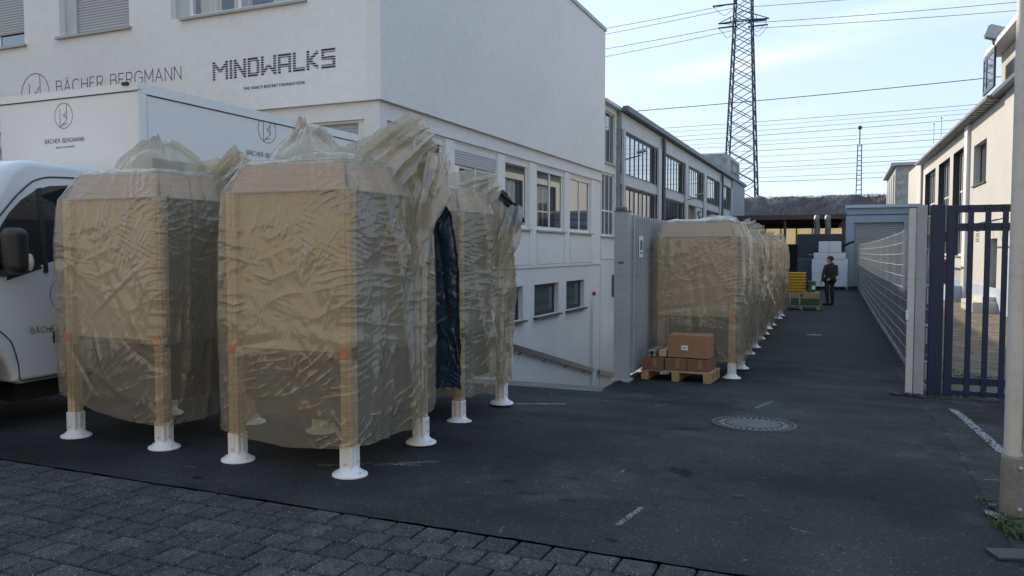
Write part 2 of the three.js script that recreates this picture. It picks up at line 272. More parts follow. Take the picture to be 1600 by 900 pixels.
{
  const s = new THREE.Shape([new THREE.Vector2(-400, -400), new THREE.Vector2(400, -400), new THREE.Vector2(400, 400), new THREE.Vector2(-400, 400)]);
  s.holes.push(new THREE.Path([new THREE.Vector2(-7.2, 9.0), new THREE.Vector2(-2.8, 9.0), new THREE.Vector2(-2.8, 24.2), new THREE.Vector2(-7.2, 24.2)]));
  struct('ground', new THREE.ShapeGeometry(s).rotateX(-Math.PI / 2).translate(0, -0.5, 0), farMat);
}
// pavement of square concrete setts along the kerb side
{
  const bed = struct('pavement', sheet(-24, 10, ZP, -1.2, 8, 4, () => -0.035), std(0.02, 0.021, 0.023, 0.95, { map: greyMap }), { uv: false });
  const paverTex = [0, 1, 2].map((s) => dataTex(256, (u, v, i, j) => { const sp = hash2(i, j, 300 + s), sp2 = hash2(i >> 1, j >> 1, 310 + s), sp3 = hash2(i >> 2, j >> 2, 320 + s); let k = 0.62 + 0.3 * fbm(u, v, 5, 330 + s, 3) + 0.28 * (sp - 0.5) + 0.34 * (sp2 - 0.5) + 0.2 * (sp3 - 0.5); if (sp2 > 0.985) k *= 1.9; const l = 0.35 * k; return [l, l, l * 0.985]; }, true, 0.55));
  const paverBump = dataTex(256, (u, v, i, j) => 0.5 * hash2(i >> 2, j >> 2, 341) + 0.5 * fbm(u, v, 24, 343, 3), false, 0.55);
  const tints = [[1, 1, 1], [0.86, 0.87, 0.9], [1.12, 1.1, 1.06], [0.93, 0.95, 0.94], [1.06, 1.01, 0.96]];
  const mats = paverTex.flatMap((t) => tints.map((c) => new THREE.MeshPhysicalMaterial({ specularIntensity: 0.4, color: new THREE.Color().setRGB(...c.map((q) => q * 0.95)), map: t, roughness: 0.9, bumpMap: paverBump, bumpScale: 0.006 })));
  const rng = mulberry(77), geos = [];
  for (let k = 0; k < 6; k++) {
    const w = 0.181 + 0.004 * k / 6, d = 0.187, h = 0.05, c = 0.008, j = () => (rng() - 0.5) * 0.004, P = [];
    const lo = [[-w / 2, -d / 2], [w / 2, -d / 2], [w / 2, d / 2], [-w / 2, d / 2]].map(([x, z]) => [x + j(), z + j()]);
    const ring = (f, y) => lo.map(([x, z]) => [x - Math.sign(x) * f, y, z - Math.sign(z) * f]);
    const A = ring(0, -h), B = ring(0, -c), C = ring(c, j() * 0.4), q = (a, b, e, f) => { P.push(...a, ...b, ...e, ...a, ...e, ...f); };
    for (let i = 0; i < 4; i++) { const n = (i + 1) % 4; q(A[n], A[i], B[i], B[n]); q(B[n], B[i], C[i], C[n]); }
    q(C[3], C[2], C[1], C[0]);
    let g = new THREE.BufferGeometry(); g.setAttribute('position', new THREE.Float32BufferAttribute(P, 3)); g = metreUV(g);
    const uv = g.attributes.uv, ox = rng(), oz = rng(); for (let i = 0; i < uv.count; i++) uv.setXY(i, uv.getX(i) + ox, uv.getY(i) + oz);
    g.computeVertexNormals(); geos.push(g);
  }
  const rest = [], spots = [];
  for (let r = 0; r < 13; r++) for (let c = -40; c < 36; c++) {
    const z = ZP + 0.099 + r * 0.2, x = -2.5 + c * 0.194 + [0, 0.097, 0.03, 0.12, 0.06][r % 5] + (rng() - 0.5) * 0.008;
    if (x > -0.35 + 0.6 && r < 2 && false) continue;
    spots.push([x, z, Math.hypot(x + 1.6, z + 0.3)]);
  }
  // the pieces in or near the view first
  const inView = ([x, z]) => { const f = -x * Math.sin(0.4025) - z * Math.cos(0.4025), r = x * Math.cos(0.4025) - z * Math.sin(0.4025); return f > 2.9 && Math.abs(r) < f * 0.7 + 0.25; };
  const show = spots.filter(inView).sort((a, b) => a[2] - b[2]);
  const single = new Set(show.slice(0, 300));
  for (const s of spots) {
    const g = geos[Math.floor(rng() * 6)], dy = (rng() - 0.5) * 0.004 + 0.001, tx = (rng() - 0.5) * 0.012, tz = (rng() - 0.5) * 0.012, m = mats[Math.floor(rng() * mats.length)];
    if (single.has(s)) { const o = mesh('paver', g, m, bed, { uv: false }); o.position.set(s[0], dy, s[1]); o.rotation.set(tx, (rng() - 0.5) * 0.02, tz); }
    else rest.push(g.clone().applyMatrix4(new THREE.Matrix4().makeRotationFromEuler(new THREE.Euler(tx, 0, tz)).setPosition(s[0], dy, s[1])));
  }
  mesh('pavers', rest, mats[0], bed, { uv: false, kind: 'stuff' });
}
// white painted line on the right
{
  const cv = document.createElement('canvas'); cv.width = 128; cv.height = 1024; const c = cv.getContext('2d'); c.fillStyle = '#000'; c.fillRect(0, 0, 128, 1024);
  const rng = mulberry(31); c.fillStyle = '#fff'; c.fillRect(16, 10, 96, 1000); c.fillStyle = '#000';
  for (let k = 0; k < 900; k++) { const x = rng() * 128, y = rng() * 1024, s = 1 + rng() * (rng() < 0.12 ? 13 : 4); c.beginPath(); c.ellipse(x, y, s, s * (0.4 + rng()), rng() * 3, 0, 7); c.fill(); }
  for (let k = 0; k < 160; k++) { const y = rng() * 1024, sd = rng() < 0.5; c.beginPath(); c.ellipse(sd ? 16 : 112, y, 4 + rng() * 9, 4 + rng() * 14, 0, 0, 7); c.fill(); }
  const t = new THREE.CanvasTexture(cv);
  struct('painted_line', sheet(0, 0.13, 0, 1, 1, 12, () => 0, null, (x, z) => [x / 0.13, z]), new THREE.MeshStandardMaterial({ color: new THREE.Color().setRGB(0.24, 0.24, 0.24), roughness: 0.8, alphaMap: t, alphaTest: 0.5 }), { uv: false });
  const o = scene.children[scene.children.length - 1], p = o.geometry.attributes.position;
  for (let i = 0; i < p.count; i++) { const s = p.getZ(i), z = mix(-9.9, -6.6, s), x = mix(1.06, 1.2, s) + p.getX(i); p.setXYZ(i, x, gy(z) + micro(x, z) + 0.006, z); }
  o.geometry.computeVertexNormals();
}

// ---------------------------------------------------------------- lettering
const strokes = { A: 'M0,0 L.38,1 L.76,0 M.13,.34 L.63,.34', B: 'M0,0 L0,1 L.36,1 Q.6,1 .6,.77 Q.6,.54 .36,.54 L0,.54 M.36,.54 Q.66,.54 .66,.27 Q.66,0 .36,0 L0,0', C: 'M.78,.82 Q.65,1 .45,1 Q0,1 0,.5 Q0,0 .45,0 Q.65,0 .78,.18', E: 'M.56,1 L0,1 L0,0 L.56,0 M0,.53 L.48,.53', G: 'M.8,.82 Q.66,1 .46,1 Q0,1 0,.5 Q0,0 .46,0 Q.7,0 .82,.16 L.82,.47 L.5,.47', H: 'M0,0 L0,1 M.7,0 L.7,1 M0,.53 L.7,.53', M: 'M0,0 L0,1 L.42,.28 L.84,1 L.84,0', N: 'M0,0 L0,1 L.7,0 L.7,1', R: 'M0,0 L0,1 L.36,1 Q.62,1 .62,.72 Q.62,.44 .36,.44 L0,.44 M.34,.44 L.64,0' };
const widths = { A: 0.76, B: 0.66, C: 0.8, E: 0.58, G: 0.84, H: 0.7, M: 0.84, N: 0.7, R: 0.65, ' ': 0.36 };
function drawStroke(c, text, x, yBase, h, lw) {
  c.lineWidth = lw; c.lineCap = 'butt'; c.lineJoin = 'miter';
  for (const ch of text) {
    const k = ch === 'Ä' ? 'A' : ch;
    if (strokes[k]) {
      c.beginPath();
      for (const seg of strokes[k].split(/(?=[MLQ])/)) { const n = seg.slice(1).trim().split(/[ ,]+/).map(Number), X = (i) => x + n[i] * h, Y = (i) => yBase - n[i + 1] * h; if (seg[0] === 'M') c.moveTo(X(0), Y(0)); else if (seg[0] === 'L') c.lineTo(X(0), Y(0)); else c.quadraticCurveTo(X(0), Y(0), X(2), Y(2)); }
      c.stroke();
      if (ch === 'Ä') for (const d of [0.26, 0.5]) { c.beginPath(); c.arc(x + d * h, yBase - 1.16 * h, lw * 0.75, 0, 7); c.fill(); }
    }
    x += (widths[k] + 0.27) * h;
  }
  return x;
}
const strokeWidth = (t, h) => [...t].reduce((s, ch) => s + (widths[ch === 'Ä' ? 'A' : ch] + 0.27) * h, 0) - 0.27 * h;
function drawLogo(c, x, y, r, lw) {
  c.lineWidth = lw; c.lineCap = 'butt'; c.lineJoin = 'miter';
  c.beginPath(); c.arc(x, y, r, 0, 7); c.stroke();
  const L = (...p) => { c.beginPath(); c.moveTo(x + p[0] * r, y - p[1] * r); for (let i = 2; i < p.length; i += 2) c.lineTo(x + p[i] * r, y - p[i + 1] * r); c.stroke(); };
  L(-0.42, 0.55, -0.42, -0.9); L(0.36, 0.92, 0.36, -0.3); L(-0.42, -0.9, 0.4, -0.28, -0.05, 0.12); L(0.0, -0.1, 0.3, 0.34); L(-0.22, -0.75, 0.42, -0.62);
}
function printTex(w, h, draw) {                     // black print; white where ink lies in the alpha map
  const cv = document.createElement('canvas'); cv.width = w; cv.height = h; const c = cv.getContext('2d'); c.fillStyle = '#000'; c.fillRect(0, 0, w, h); c.fillStyle = '#fff'; c.strokeStyle = '#fff'; draw(c, w, h);
  const t = new THREE.CanvasTexture(cv); t.anisotropy = 8; return t;
}
const inkMat = (t, r = 0.03, g = 0.032, b = 0.036) => new THREE.MeshStandardMaterial({ color: new THREE.Color().setRGB(r, g, b), roughness: 0.7, alphaMap: t, transparent: true });
function printPlane(name, tex, w, h, F, a, y, n, parent, mat) {
  const g = new THREE.PlaneGeometry(w, h).translate(a, y, n).applyMatrix4(F);
  return mesh(name, g, mat ?? inkMat(tex), parent, { uv: false });
}
// a wall's own axes: a along the wall, y up, n out of it
const frameOf = (o, a, n) => new THREE.Matrix4().makeBasis(a, V3(0, 1, 0), n).setPosition(o);
const FRONT = (z) => frameOf(V3(0, 0, z), V3(1, 0, 0), V3(0, 0, 1));
const EAST = (x) => frameOf(V3(x, 0, 0), V3(0, 0, -1), V3(1, 0, 0));     // a = -z
function wallPiece(name, F, a0, a1, y0, y1, holes, t, mat, parent) {
  const s = new THREE.Shape([new THREE.Vector2(a0, y0), new THREE.Vector2(a1, y0), new THREE.Vector2(a1, y1), new THREE.Vector2(a0, y1)]);
  for (const [b0, b1, h0, h1] of holes) s.holes.push(new THREE.Path([new THREE.Vector2(b0, h0), new THREE.Vector2(b0, h1), new THREE.Vector2(b1, h1), new THREE.Vector2(b1, h0)]));
  const g = new THREE.ExtrudeGeometry(s, { depth: t, bevelEnabled: false }).translate(0, 0, -t).applyMatrix4(F);
  return mesh(name, g, mat, parent);
}
const inF = (F, g) => g.applyMatrix4(F);
function windowUnit(parent, F, a0, a1, y0, y1, o = {}) {
  const { cols = [0.5], fw = 0.07, depth = 0.1, frame = M.winFrame, glass = M.glass, rows = [], sill, sillOut = 0.06, thick = 0.06, name = 'window', mull = fw * 0.8 } = o;
  const w = a1 - a0, g = [], n0 = -depth - thick, n1 = -depth;
  g.push(span(a0, a0 + fw, y0, y1, n0, n1), span(a1 - fw, a1, y0, y1, n0, n1), span(a0 + fw, a1 - fw, y1 - fw, y1, n0, n1), span(a0 + fw, a1 - fw, y0, y0 + fw, n0, n1));
  const xs = [a0 + fw]; for (const c of cols) { const m = a0 + c * w; g.push(span(m - mull / 2, m + mull / 2, y0 + fw, y1 - fw, n0, n1 + 0.003)); xs.push(m - mull / 2, m + mull / 2); } xs.push(a1 - fw);
  const ys = [y0 + fw]; for (const r of rows) { const m = y0 + r * (y1 - y0); g.push(span(a0 + fw, a1 - fw, m - mull / 2, m + mull / 2, n0 + 0.002, n1 + 0.001)); ys.push(m - mull / 2, m + mull / 2); } ys.push(y1 - fw);
  const f = mesh(name, g.map((q) => inF(F, q)), frame, parent);
  for (let i = 0; i < xs.length; i += 2) for (let j = 0; j < ys.length; j += 2) mesh('pane', inF(F, span(xs[i], xs[i + 1], ys[j], ys[j + 1], n1 - 0.022, n1 - 0.014)), glass, f);
  if (sill) mesh('sill', inF(F, span(a0 - 0.06, a1 + 0.06, y0 - 0.045, y0 - 0.004, -depth - 0.02, sillOut)), sill, f);
  return f;
}
function slatBlind(parent, F, a0, a1, y0, y1, n, pitch, mat, name = 'roller_shutter') {
  const g = [], N = Math.max(1, Math.round((y1 - y0) / pitch)), p = (y1 - y0) / N;
  for (let k = 0; k < N; k++) { const s = new THREE.CylinderGeometry(p * 0.5, p * 0.5, a1 - a0, 6, 1, false, 0, Math.PI).rotateZ(Math.PI / 2).scale(1, 1, 0.35); g.push(s.translate((a0 + a1) / 2, y0 + (k + 0.5) * p, n)); }
  g.push(span(a0, a1, y0, y1, n - 0.02, n - 0.004));
  return mesh(name, g.map((q) => inF(F, clean(q))), mat, parent);
}

// ---------------------------------------------------------------- main white building
{
  const B = thing('main_building', 'white rendered office building with overhanging upper storey behind the box truck', 'building');
  const X = -6.6, Z = -10.37, FU = FRONT(Z), EU = EAST(X), XL = -6.73, ZL = -10.5, FL = FRONT(ZL), EL = EAST(XL);
  const W = -26, ZE = -22.5, YT = 8.02;
  const ups = [[-16.4, -14.6, 5.57, 7.1], [-13.63, -11.84, 5.6, 7.1], [-10.85, -8.02, 5.6, 7.1]];
  wallPiece('wall', FU, W, X - 0.25, 3.93, YT, ups, 0.25, M.plaster, B).userData.label = 'white rendered upper front wall with lettering';
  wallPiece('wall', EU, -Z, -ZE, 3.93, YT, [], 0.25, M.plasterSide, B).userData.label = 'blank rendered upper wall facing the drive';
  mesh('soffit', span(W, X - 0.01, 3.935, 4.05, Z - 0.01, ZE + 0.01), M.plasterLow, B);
  mesh('roof', span(W, X - 0.2, YT - 0.2, YT - 0.02, Z - 0.2, ZE + 0.2), M.gutter, B);
  mesh('parapet_cap', [span(W, X + 0.04, YT, YT + 0.1, Z - 0.3, Z + 0.04), span(X - 0.3, X + 0.04, YT, YT + 0.1, ZE - 0.02, Z - 0.3)], M.cap, B);
  mesh('wall', span(W, X - 0.25, 3.93, YT - 0.01, ZE, ZE + 0.25), M.plasterSide, B).userData.label = 'rear wall of the upper storey';
  // upper front windows
  { const f = windowUnit(B, FU, ...ups[0], { cols: [0.5], depth: 0.13, sill: M.sill }); slatBlind(f, FU, -16.4, -14.6, 5.84, 7.1, -0.09, 0.05, M.shutter); }
  { const f = windowUnit(B, FU, -13.63, -11.84, 5.6, 7.1, { cols: [], depth: 0.22, sill: M.sill, fw: 0.05 }); slatBlind(f, FU, -13.32, -11.84, 5.62, 7.1, -0.16, 0.05, M.shutter); mesh('side_panel', inF(FU, span(-13.63, -13.32, 5.6, 7.1, -0.2, -0.12)), M.metalPanel, f); }
  {
    const f = windowUnit(B, FU, -10.55, -8.02, 5.6, 7.1, { cols: [0.44], depth: 0.13, sill: M.sill, glass: M.pane, fw: 0.08 });
    mesh('side_panel', inF(FU, span(-10.85, -10.55, 5.6, 7.1, -0.2, -0.12)), M.metalPanel, f);
    mesh('room_box', [span(-10.9, -7.9, 5.4, 7.3, -1.6, -1.5), span(-10.9, -10.8, 5.4, 7.3, -1.5, -0.2), span(-8, -7.9, 5.4, 7.3, -1.5, -0.2), span(-10.8, -8, 5.4, 5.5, -1.5, -0.2), span(-10.8, -8, 7.2, 7.3, -1.5, -0.2)].map((q) => inF(FU, q)), M.room, f);
    const folds = (a0, a1) => { const g = new THREE.PlaneGeometry(a1 - a0, 1.5, 60, 1).translate((a0 + a1) / 2, 6.4, -0.32), p = g.attributes.position; for (let i = 0; i < p.count; i++) p.setZ(i, p.getZ(i) + 0.025 * Math.sin(p.getX(i) * 42) + 0.012 * Math.sin(p.getX(i) * 97 + 1)); g.computeVertexNormals(); return inF(FU, g); };
    const cm = M.curtain.clone(); cm.side = THREE.DoubleSide;
    mesh('curtain', folds(-10.5, -10.0), cm, f); mesh('curtain', folds(-9.75, -9.35), cm, f); mesh('curtain', folds(-8.9, -8.5), cm, f);
  }
  // lower floors
  const lows = [[10.68, 12.65], [13.08, 14.97], [15.43, 16.76], [17.29, 19.2], [19.7, 21.5]], base = [[11.2, 12.7], [13.1, 14.6], [15.05, 16.45], [17.15, 18.85], [19.45, 20.98]];
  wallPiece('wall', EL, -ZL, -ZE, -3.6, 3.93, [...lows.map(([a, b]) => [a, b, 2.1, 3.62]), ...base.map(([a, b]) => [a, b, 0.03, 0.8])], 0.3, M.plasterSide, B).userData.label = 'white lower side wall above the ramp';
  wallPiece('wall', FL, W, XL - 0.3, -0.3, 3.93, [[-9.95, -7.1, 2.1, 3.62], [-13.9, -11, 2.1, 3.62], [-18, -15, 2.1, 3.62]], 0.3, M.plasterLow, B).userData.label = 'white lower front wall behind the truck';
  for (const [a, b] of [[-9.95, -7.1], [-13.9, -11], [-18, -15]]) { const f = windowUnit(B, FL, a, b, 2.1, 3.62, { cols: [0.33, 0.66], depth: 0.12, sill: M.sill }); slatBlind(f, FL, a, b, 3.34, 3.62, -0.07, 0.05, M.shutter); }
  lows.forEach(([a, b], i) => {
    const narrow = i === 2;
    const f = windowUnit(B, EL, a, b, 2.1, 3.62, { cols: narrow ? [] : [0.5], depth: 0.035, fw: 0.085, sill: M.sill, sillOut: 0.09 });
    mesh('shutter_box', inF(EL, span(a, b, 3.5, 3.618, -0.034, -0.01)), M.plasterLow, f);
    if (i === 1) slatBlind(f, EL, a, b, 3.22, 3.5, -0.012, 0.05, M.shutter);
  });
  for (const [a, b] of [[10.5, 10.66], [12.69, 13.04], [15.01, 15.39], [16.8, 17.25], [19.24, 19.66], [21.54, 21.95]]) mesh('pilaster', inF(EL, span(a, b, 1.27, 3.64, 0.002, 0.022)), M.plasterSide, B);
  for (const [a, b] of lows) mesh('spandrel_panel', inF(EL, rbox(b - a - 0.012, 0.76, 0.028, 0.006, (a + b) / 2, 1.66, 0.0115)), M.plasterSide, B);
  mesh('ledge', inF(EL, span(-ZL + 0.02, -ZE, 1.205, 1.262, 0.002, 0.035)), M.plasterSide, B);
  base.forEach(([a, b]) => { windowUnit(B, EL, a, b, 0.03, 0.8, { cols: [], depth: 0.12, fw: 0.1, frame: M.darkFrame, glass: M.glassPale, sill: M.darkSill, sillOut: 0.1, name: 'basement_window' }); });
  mesh('corner_post', span(-6.95, XL + 0.06, 2.0, 3.91, ZL - 0.15, ZL + 0.06), M.plasterSide, B);
  mesh('lintel_band', [span(W, XL + 0.05, 3.66, 3.925, ZL + 0.003, ZL + 0.05), span(XL + 0.003, XL + 0.05, 3.66, 3.925, ZE, ZL + 0.002)], M.plasterSide, B);
  mesh('wall_pipe', inF(EL, span(21.62, 21.72, -2.6, 0.2, 0.003, 0.07)), M.plasterSide, B);
  // lettering on the front wall
  printPlane('lettering', printTex(2048, 192, (c, w, h) => { const k = w / 3.28; drawStroke(c, 'BÄCHER BERGMANN', 12, h - 10, 0.222 * k, 9); }), 3.28, 3.28 * 192 / 2048, FU, -12.13, 4.71, 0.004, B).userData.label = 'thin dark capitals BÄCHER BERGMANN';
  printPlane('emblem', printTex(512, 512, (c, w) => drawLogo(c, w / 2, w / 2, w * 0.46, 8)), 0.84, 0.84, FU, -14.34, 4.6, 0.004, B);
  printPlane('lettering', printTex(1600, 200, (c, w, h) => {
    const G = { M: [[0, 0, 0, 1], [0, 1, .5, .45], [.5, .45, 1, 1], [1, 1, 1, 0]], I: [[0, 0, 0, 1]], N: [[0, 0, 0, 1], [0, 1, 1, 0], [1, 0, 1, 1]], D: [[0, 0, 0, 1], [0, 1, .82, 1], [.82, 1, 1, .82], [1, .82, 1, .18], [1, .18, .82, 0], [.82, 0, 0, 0]], W: [[0, 1, 0, 0], [0, 0, .5, .5], [.5, .5, 1, 0], [1, 0, 1, 1]], A: [[0, 0, 0, 1], [0, 1, 1, 1], [1, 1, 1, 0], [0, .38, 1, .38]], L: [[0, 1, 0, 0], [0, 0, 1, 0]], K: [[0, 0, 0, 1], [0, .45, 1, 1], [.1, .5, 1, 0]], S: [[1, 1, 0, 1], [0, 1, 0, .55], [0, .55, 1, .5], [1, .5, 1, 0], [1, 0, 0, 0]] };
    let x = 30; const s = 34, H2 = h - 20, wid = { M: 165, I: 0, N: 120, D: 110, W: 150, A: 125, L: 105, K: 115, S: 125 };
    c.lineWidth = s; c.lineCap = 'butt'; c.lineJoin = 'miter';
    for (const ch of 'MINDWALKS') { const W2 = wid[ch]; for (const [a, b, d, e] of G[ch]) { c.lineCap = a === d || b === e ? 'square' : 'butt'; c.beginPath(); c.moveTo(x + a * W2, 10 + s / 2 + (1 - b) * (H2 - s)); c.lineTo(x + d * W2, 10 + s / 2 + (1 - e) * (H2 - s)); c.stroke(); } x += W2 + s + 20; }
    c.fillStyle = '#000'; for (let k = 1; k < 8; k++) c.fillRect(0, 10 + k * (H2 / 8) - 3.5, w, 8);
  }), 2.7, 0.3375, FU, -8.6, 4.635, 0.004, B).userData.label = 'heavy striped capitals MINDWALKS';
  printPlane('lettering', printTex(1024, 64, (c, w, h) => { c.font = 'bold 52px sans-serif'; const m = c.measureText('THE FANCY ROCKET FOUNDATION').width; c.save(); c.translate(4, 50); c.scale((w - 8) / m, 1); c.fillText('THE FANCY ROCKET FOUNDATION', 0, 0); c.restore(); }), 1.27, 0.08, FU, -8.65, 4.295, 0.004, B, null).userData.label = 'small grey capitals THE FANCY ROCKET FOUNDATION';
}
// handrail along the ramp, alarm lamp
{
  const h = thing('handrail', 'dark steel handrail sloping down the white wall beside the ramp', 'handrail', [-6.73, 0, 0]);
  const A = V3(0.075, 0.62, -10.8), Bq = V3(0.075, -1.85, -21.62);
  mesh('rail', bar(A, Bq, 0.045, 0.12), M.darkSill, h);
  for (let k = 0; k < 7; k++) { const p = A.clone().lerp(Bq, 0.06 + k * 0.145); mesh('bracket', [rod(p, V3(0.045, p.y - 0.12, p.z), 0.012), rod(V3(0.045, p.y - 0.12, p.z), V3(0.002, p.y - 0.12, p.z), 0.012)], M.darkSill, h); }
  const h2 = thing('handrail', 'short dark lower handrail segment beside the grey gate post', 'handrail', [-6.73, 0, 0]);
  mesh('rail', bar(V3(0.075, -1.98, -22.2), V3(0.075, -2.35, -24), 0.045, 0.12), M.darkSill, h2);
  mesh('bracket', rod(V3(0.075, -2.1, -22.8), V3(0.002, -2.1, -22.8), 0.012), M.darkSill, h2);
  const l = thing('alarm_lamp', 'small white alarm box with red lamp on the basement wall', 'alarm lamp', [-6.73, 0.05, -21.8]);
  mesh('housing', rbox(0.08, 0.26, 0.16, 0.012, 0.042, 0.13, 0), M.footWhite, l);
  mesh('lamp_dome', new THREE.SphereGeometry(0.055, 14, 10).scale(1, 1.35, 1).translate(0.042, 0.31, 0), M.redLamp, l);
}
// ---------------------------------------------------------------- glazed link and long workshop building
{
  const B = thing('stair_link', 'narrow glazed stair link between the white office and the workshop', 'building');
  const F = EAST(-6.72);
  wallPiece('wall', F, 22.52, 24.2, -3.6, 6.0, [[22.62, 24.05, 4.28, 5.85], [22.62, 24.05, 2.05, 3.98]], 0.3, M.plasterLow, B);
  windowUnit(B, F, 22.62, 24.05, 4.28, 5.85, { cols: [0.36, 0.7], depth: 0.05, frame: M.metalPanel, fw: 0.05, sill: M.sill });
  windowUnit(B, F, 22.62, 24.05, 2.05, 3.98, { cols: [0.33, 0.66], rows: [0.4], depth: 0.05, fw: 0.06, sill: M.sill });
  mesh('roof', span(-9, -6.55, 6.005, 6.1, -24.25, -22.51), M.metalPanel, B);
  mesh('brick_course', inF(F, span(22.6, 24.1, 1.35, 1.4, 0.002, 0.02)), M.plasterLow, B);
}
{
  const B = thing('workshop_building', 'long pale grey workshop with ribbon windows and dark gutter along the yard', 'building');
  const X = -6.6, F = EAST(X), Z0 = 24.25, Z1 = 56;
  const bays = [[24.45, 29.2], [30.5, 34.6], [35.3, 39.5], [40.3, 44.85], [46.0, 49.5]];
  const lower = bays.map(([a, b], i) => (i === 2 ? [35.3, 37.6] : [a, b]));
  wallPiece('wall', F, Z0, Z1, -0.6, 6.0, [...bays.map(([a, b]) => [a, b, 4.05, 5.42]), ...lower.map(([a, b]) => [a, b, 1.9, 3.66])], 0.3, M.concretePanel, B);
  const fas = [24.3, 27, 29.9, 32.5, 35, 37.5, 40, 42.6, 45.3, 47.8];
  for (let i = 0; i < fas.length; i++) { const a = fas[i], b = fas[i + 1] ?? 50; mesh('fascia_panel', inF(F, rbox(b - a - 0.02, 0.52, 0.03, 0.006, (a + b) / 2, 5.71, 0.013)), M.metalPanel, B); }
  for (const [a, b] of [[24.26, 50]]) mesh('floor_band', inF(F, span(a, b, 3.7, 4.02, 0.003, 0.05)), M.metalPanel, B);
  bays.forEach(([a, b], i) => {
    const n = [8, 7, 8, 8, 6][i], cols = Array.from({ length: n - 1 }, (_, k) => (k + 1) / n);
    windowUnit(B, F, a, b, 4.05, 5.42, { cols, depth: 0.04, frame: M.darkFrame, fw: 0.07, mull: 0.05, thick: 0.05, sill: M.sill, glass: M.glassCoat });
    if (i !== 2) windowUnit(B, F, a, b, 1.9, 3.66, { cols, depth: 0.04, frame: M.darkFrame, fw: 0.07, mull: 0.05, thick: 0.05, sill: M.sill, glass: M.glassCoat });
  });
  mesh('wood_door', inF(F, span(35.3, 37.6, 1.9, 3.66, -0.25, -0.15)), std(0.32, 0.26, 0.18, 0.8, { map: woodMap }), B);
  mesh('sign_board', inF(F, span(37.75, 39.45, 1.0, 3.66, 0.003, 0.03)), M.metalPanel, B);
  { const t = printTex(256, 512, (c) => { c.save(); c.translate(40, 14); c.rotate(Math.PI / 2); c.font = 'bold 225px sans-serif'; c.scale(0.72, 1); c.fillText('WAREN', 0, 0); c.restore(); }); printPlane('lettering', t, 1.6, 2.5, F, 38.6, 2.4, 0.034, B).userData.label = 'dark vertical capitals beginning WAR'; }
  for (const [a, b] of [[24.26, 24.43], [29.25, 29.75], [34.65, 35.25], [39.55, 40.25], [44.9, 45.3], [49.55, 50]]) mesh('pilaster', inF(F, span(a, b, -0.5, 5.44, 0.055, 0.12)), M.metalPanel, B);
  for (const a of [30.1, 45.6]) mesh('downpipe', [rod(V3(X + 0.13, -0.3, -a), V3(X + 0.13, 5.9, -a), 0.075, 10)], M.gutter, B);
  mesh('cladding', inF(F, span(50.02, 56, 0, 6.0, 0.004, 0.14)), std(0.36, 0.40, 0.46, 0.55, { map: dirtMap }), B);
  for (let k = 0; k < 12; k++) mesh('cladding_rib', inF(F, span(50.2 + k * 0.5, 50.23 + k * 0.5, 0, 6.0, 0.142, 0.165)), std(0.36, 0.40, 0.46, 0.55), B);
  const rf = mesh('roof', [span(-18, X + 0.08, 6.02, 6.1, -56.1, -24.2)], M.gutter, B);
  mesh('gutter', [span(X + 0.082, X + 0.26, 5.98, 6.15, -56.1, -24.2)], M.gutter, rf);
  mesh('roof_house', [span(-10.2, -7.0, 6.1, 7.75, -57.5, -51)], M.concretePanel, rf);
  mesh('rail_frame', [span(-6.95, -6.9, 6.1, 7.5, -56, -55.95), span(-6.95, -6.9, 6.1, 7.5, -53, -52.95), span(-6.95, -6.9, 7.45, 7.5, -55.95, -53), span(-6.95, -6.9, 6.8, 6.85, -55.95, -53)], M.zinc, rf);
  mesh('wall', span(-18, X - 0.31, -0.5, 6, -56, -55.7), M.concretePanel, B).userData.label = 'rear end wall';
}
for (const [z, y, lab] of [[-24.4, 4.6, 'small floodlight on bracket at the corner of the glazed link'], [-35.0, 3.95, 'small floodlight on bracket between the workshop windows']]) {
  const l = thing('wall_floodlight', lab, 'floodlight', [-6.48, y, z], 0, 'workshop wall floodlights');
  mesh('bracket', rod(V3(0, -0.1, 0), V3(0.5, 0, 0), 0.02), M.zinc, l); mesh('lamp_head', rbox(0.32, 0.07, 0.2, 0.02, 0.55, 0.02, 0).rotateZ(0.2), M.galv, l);
}
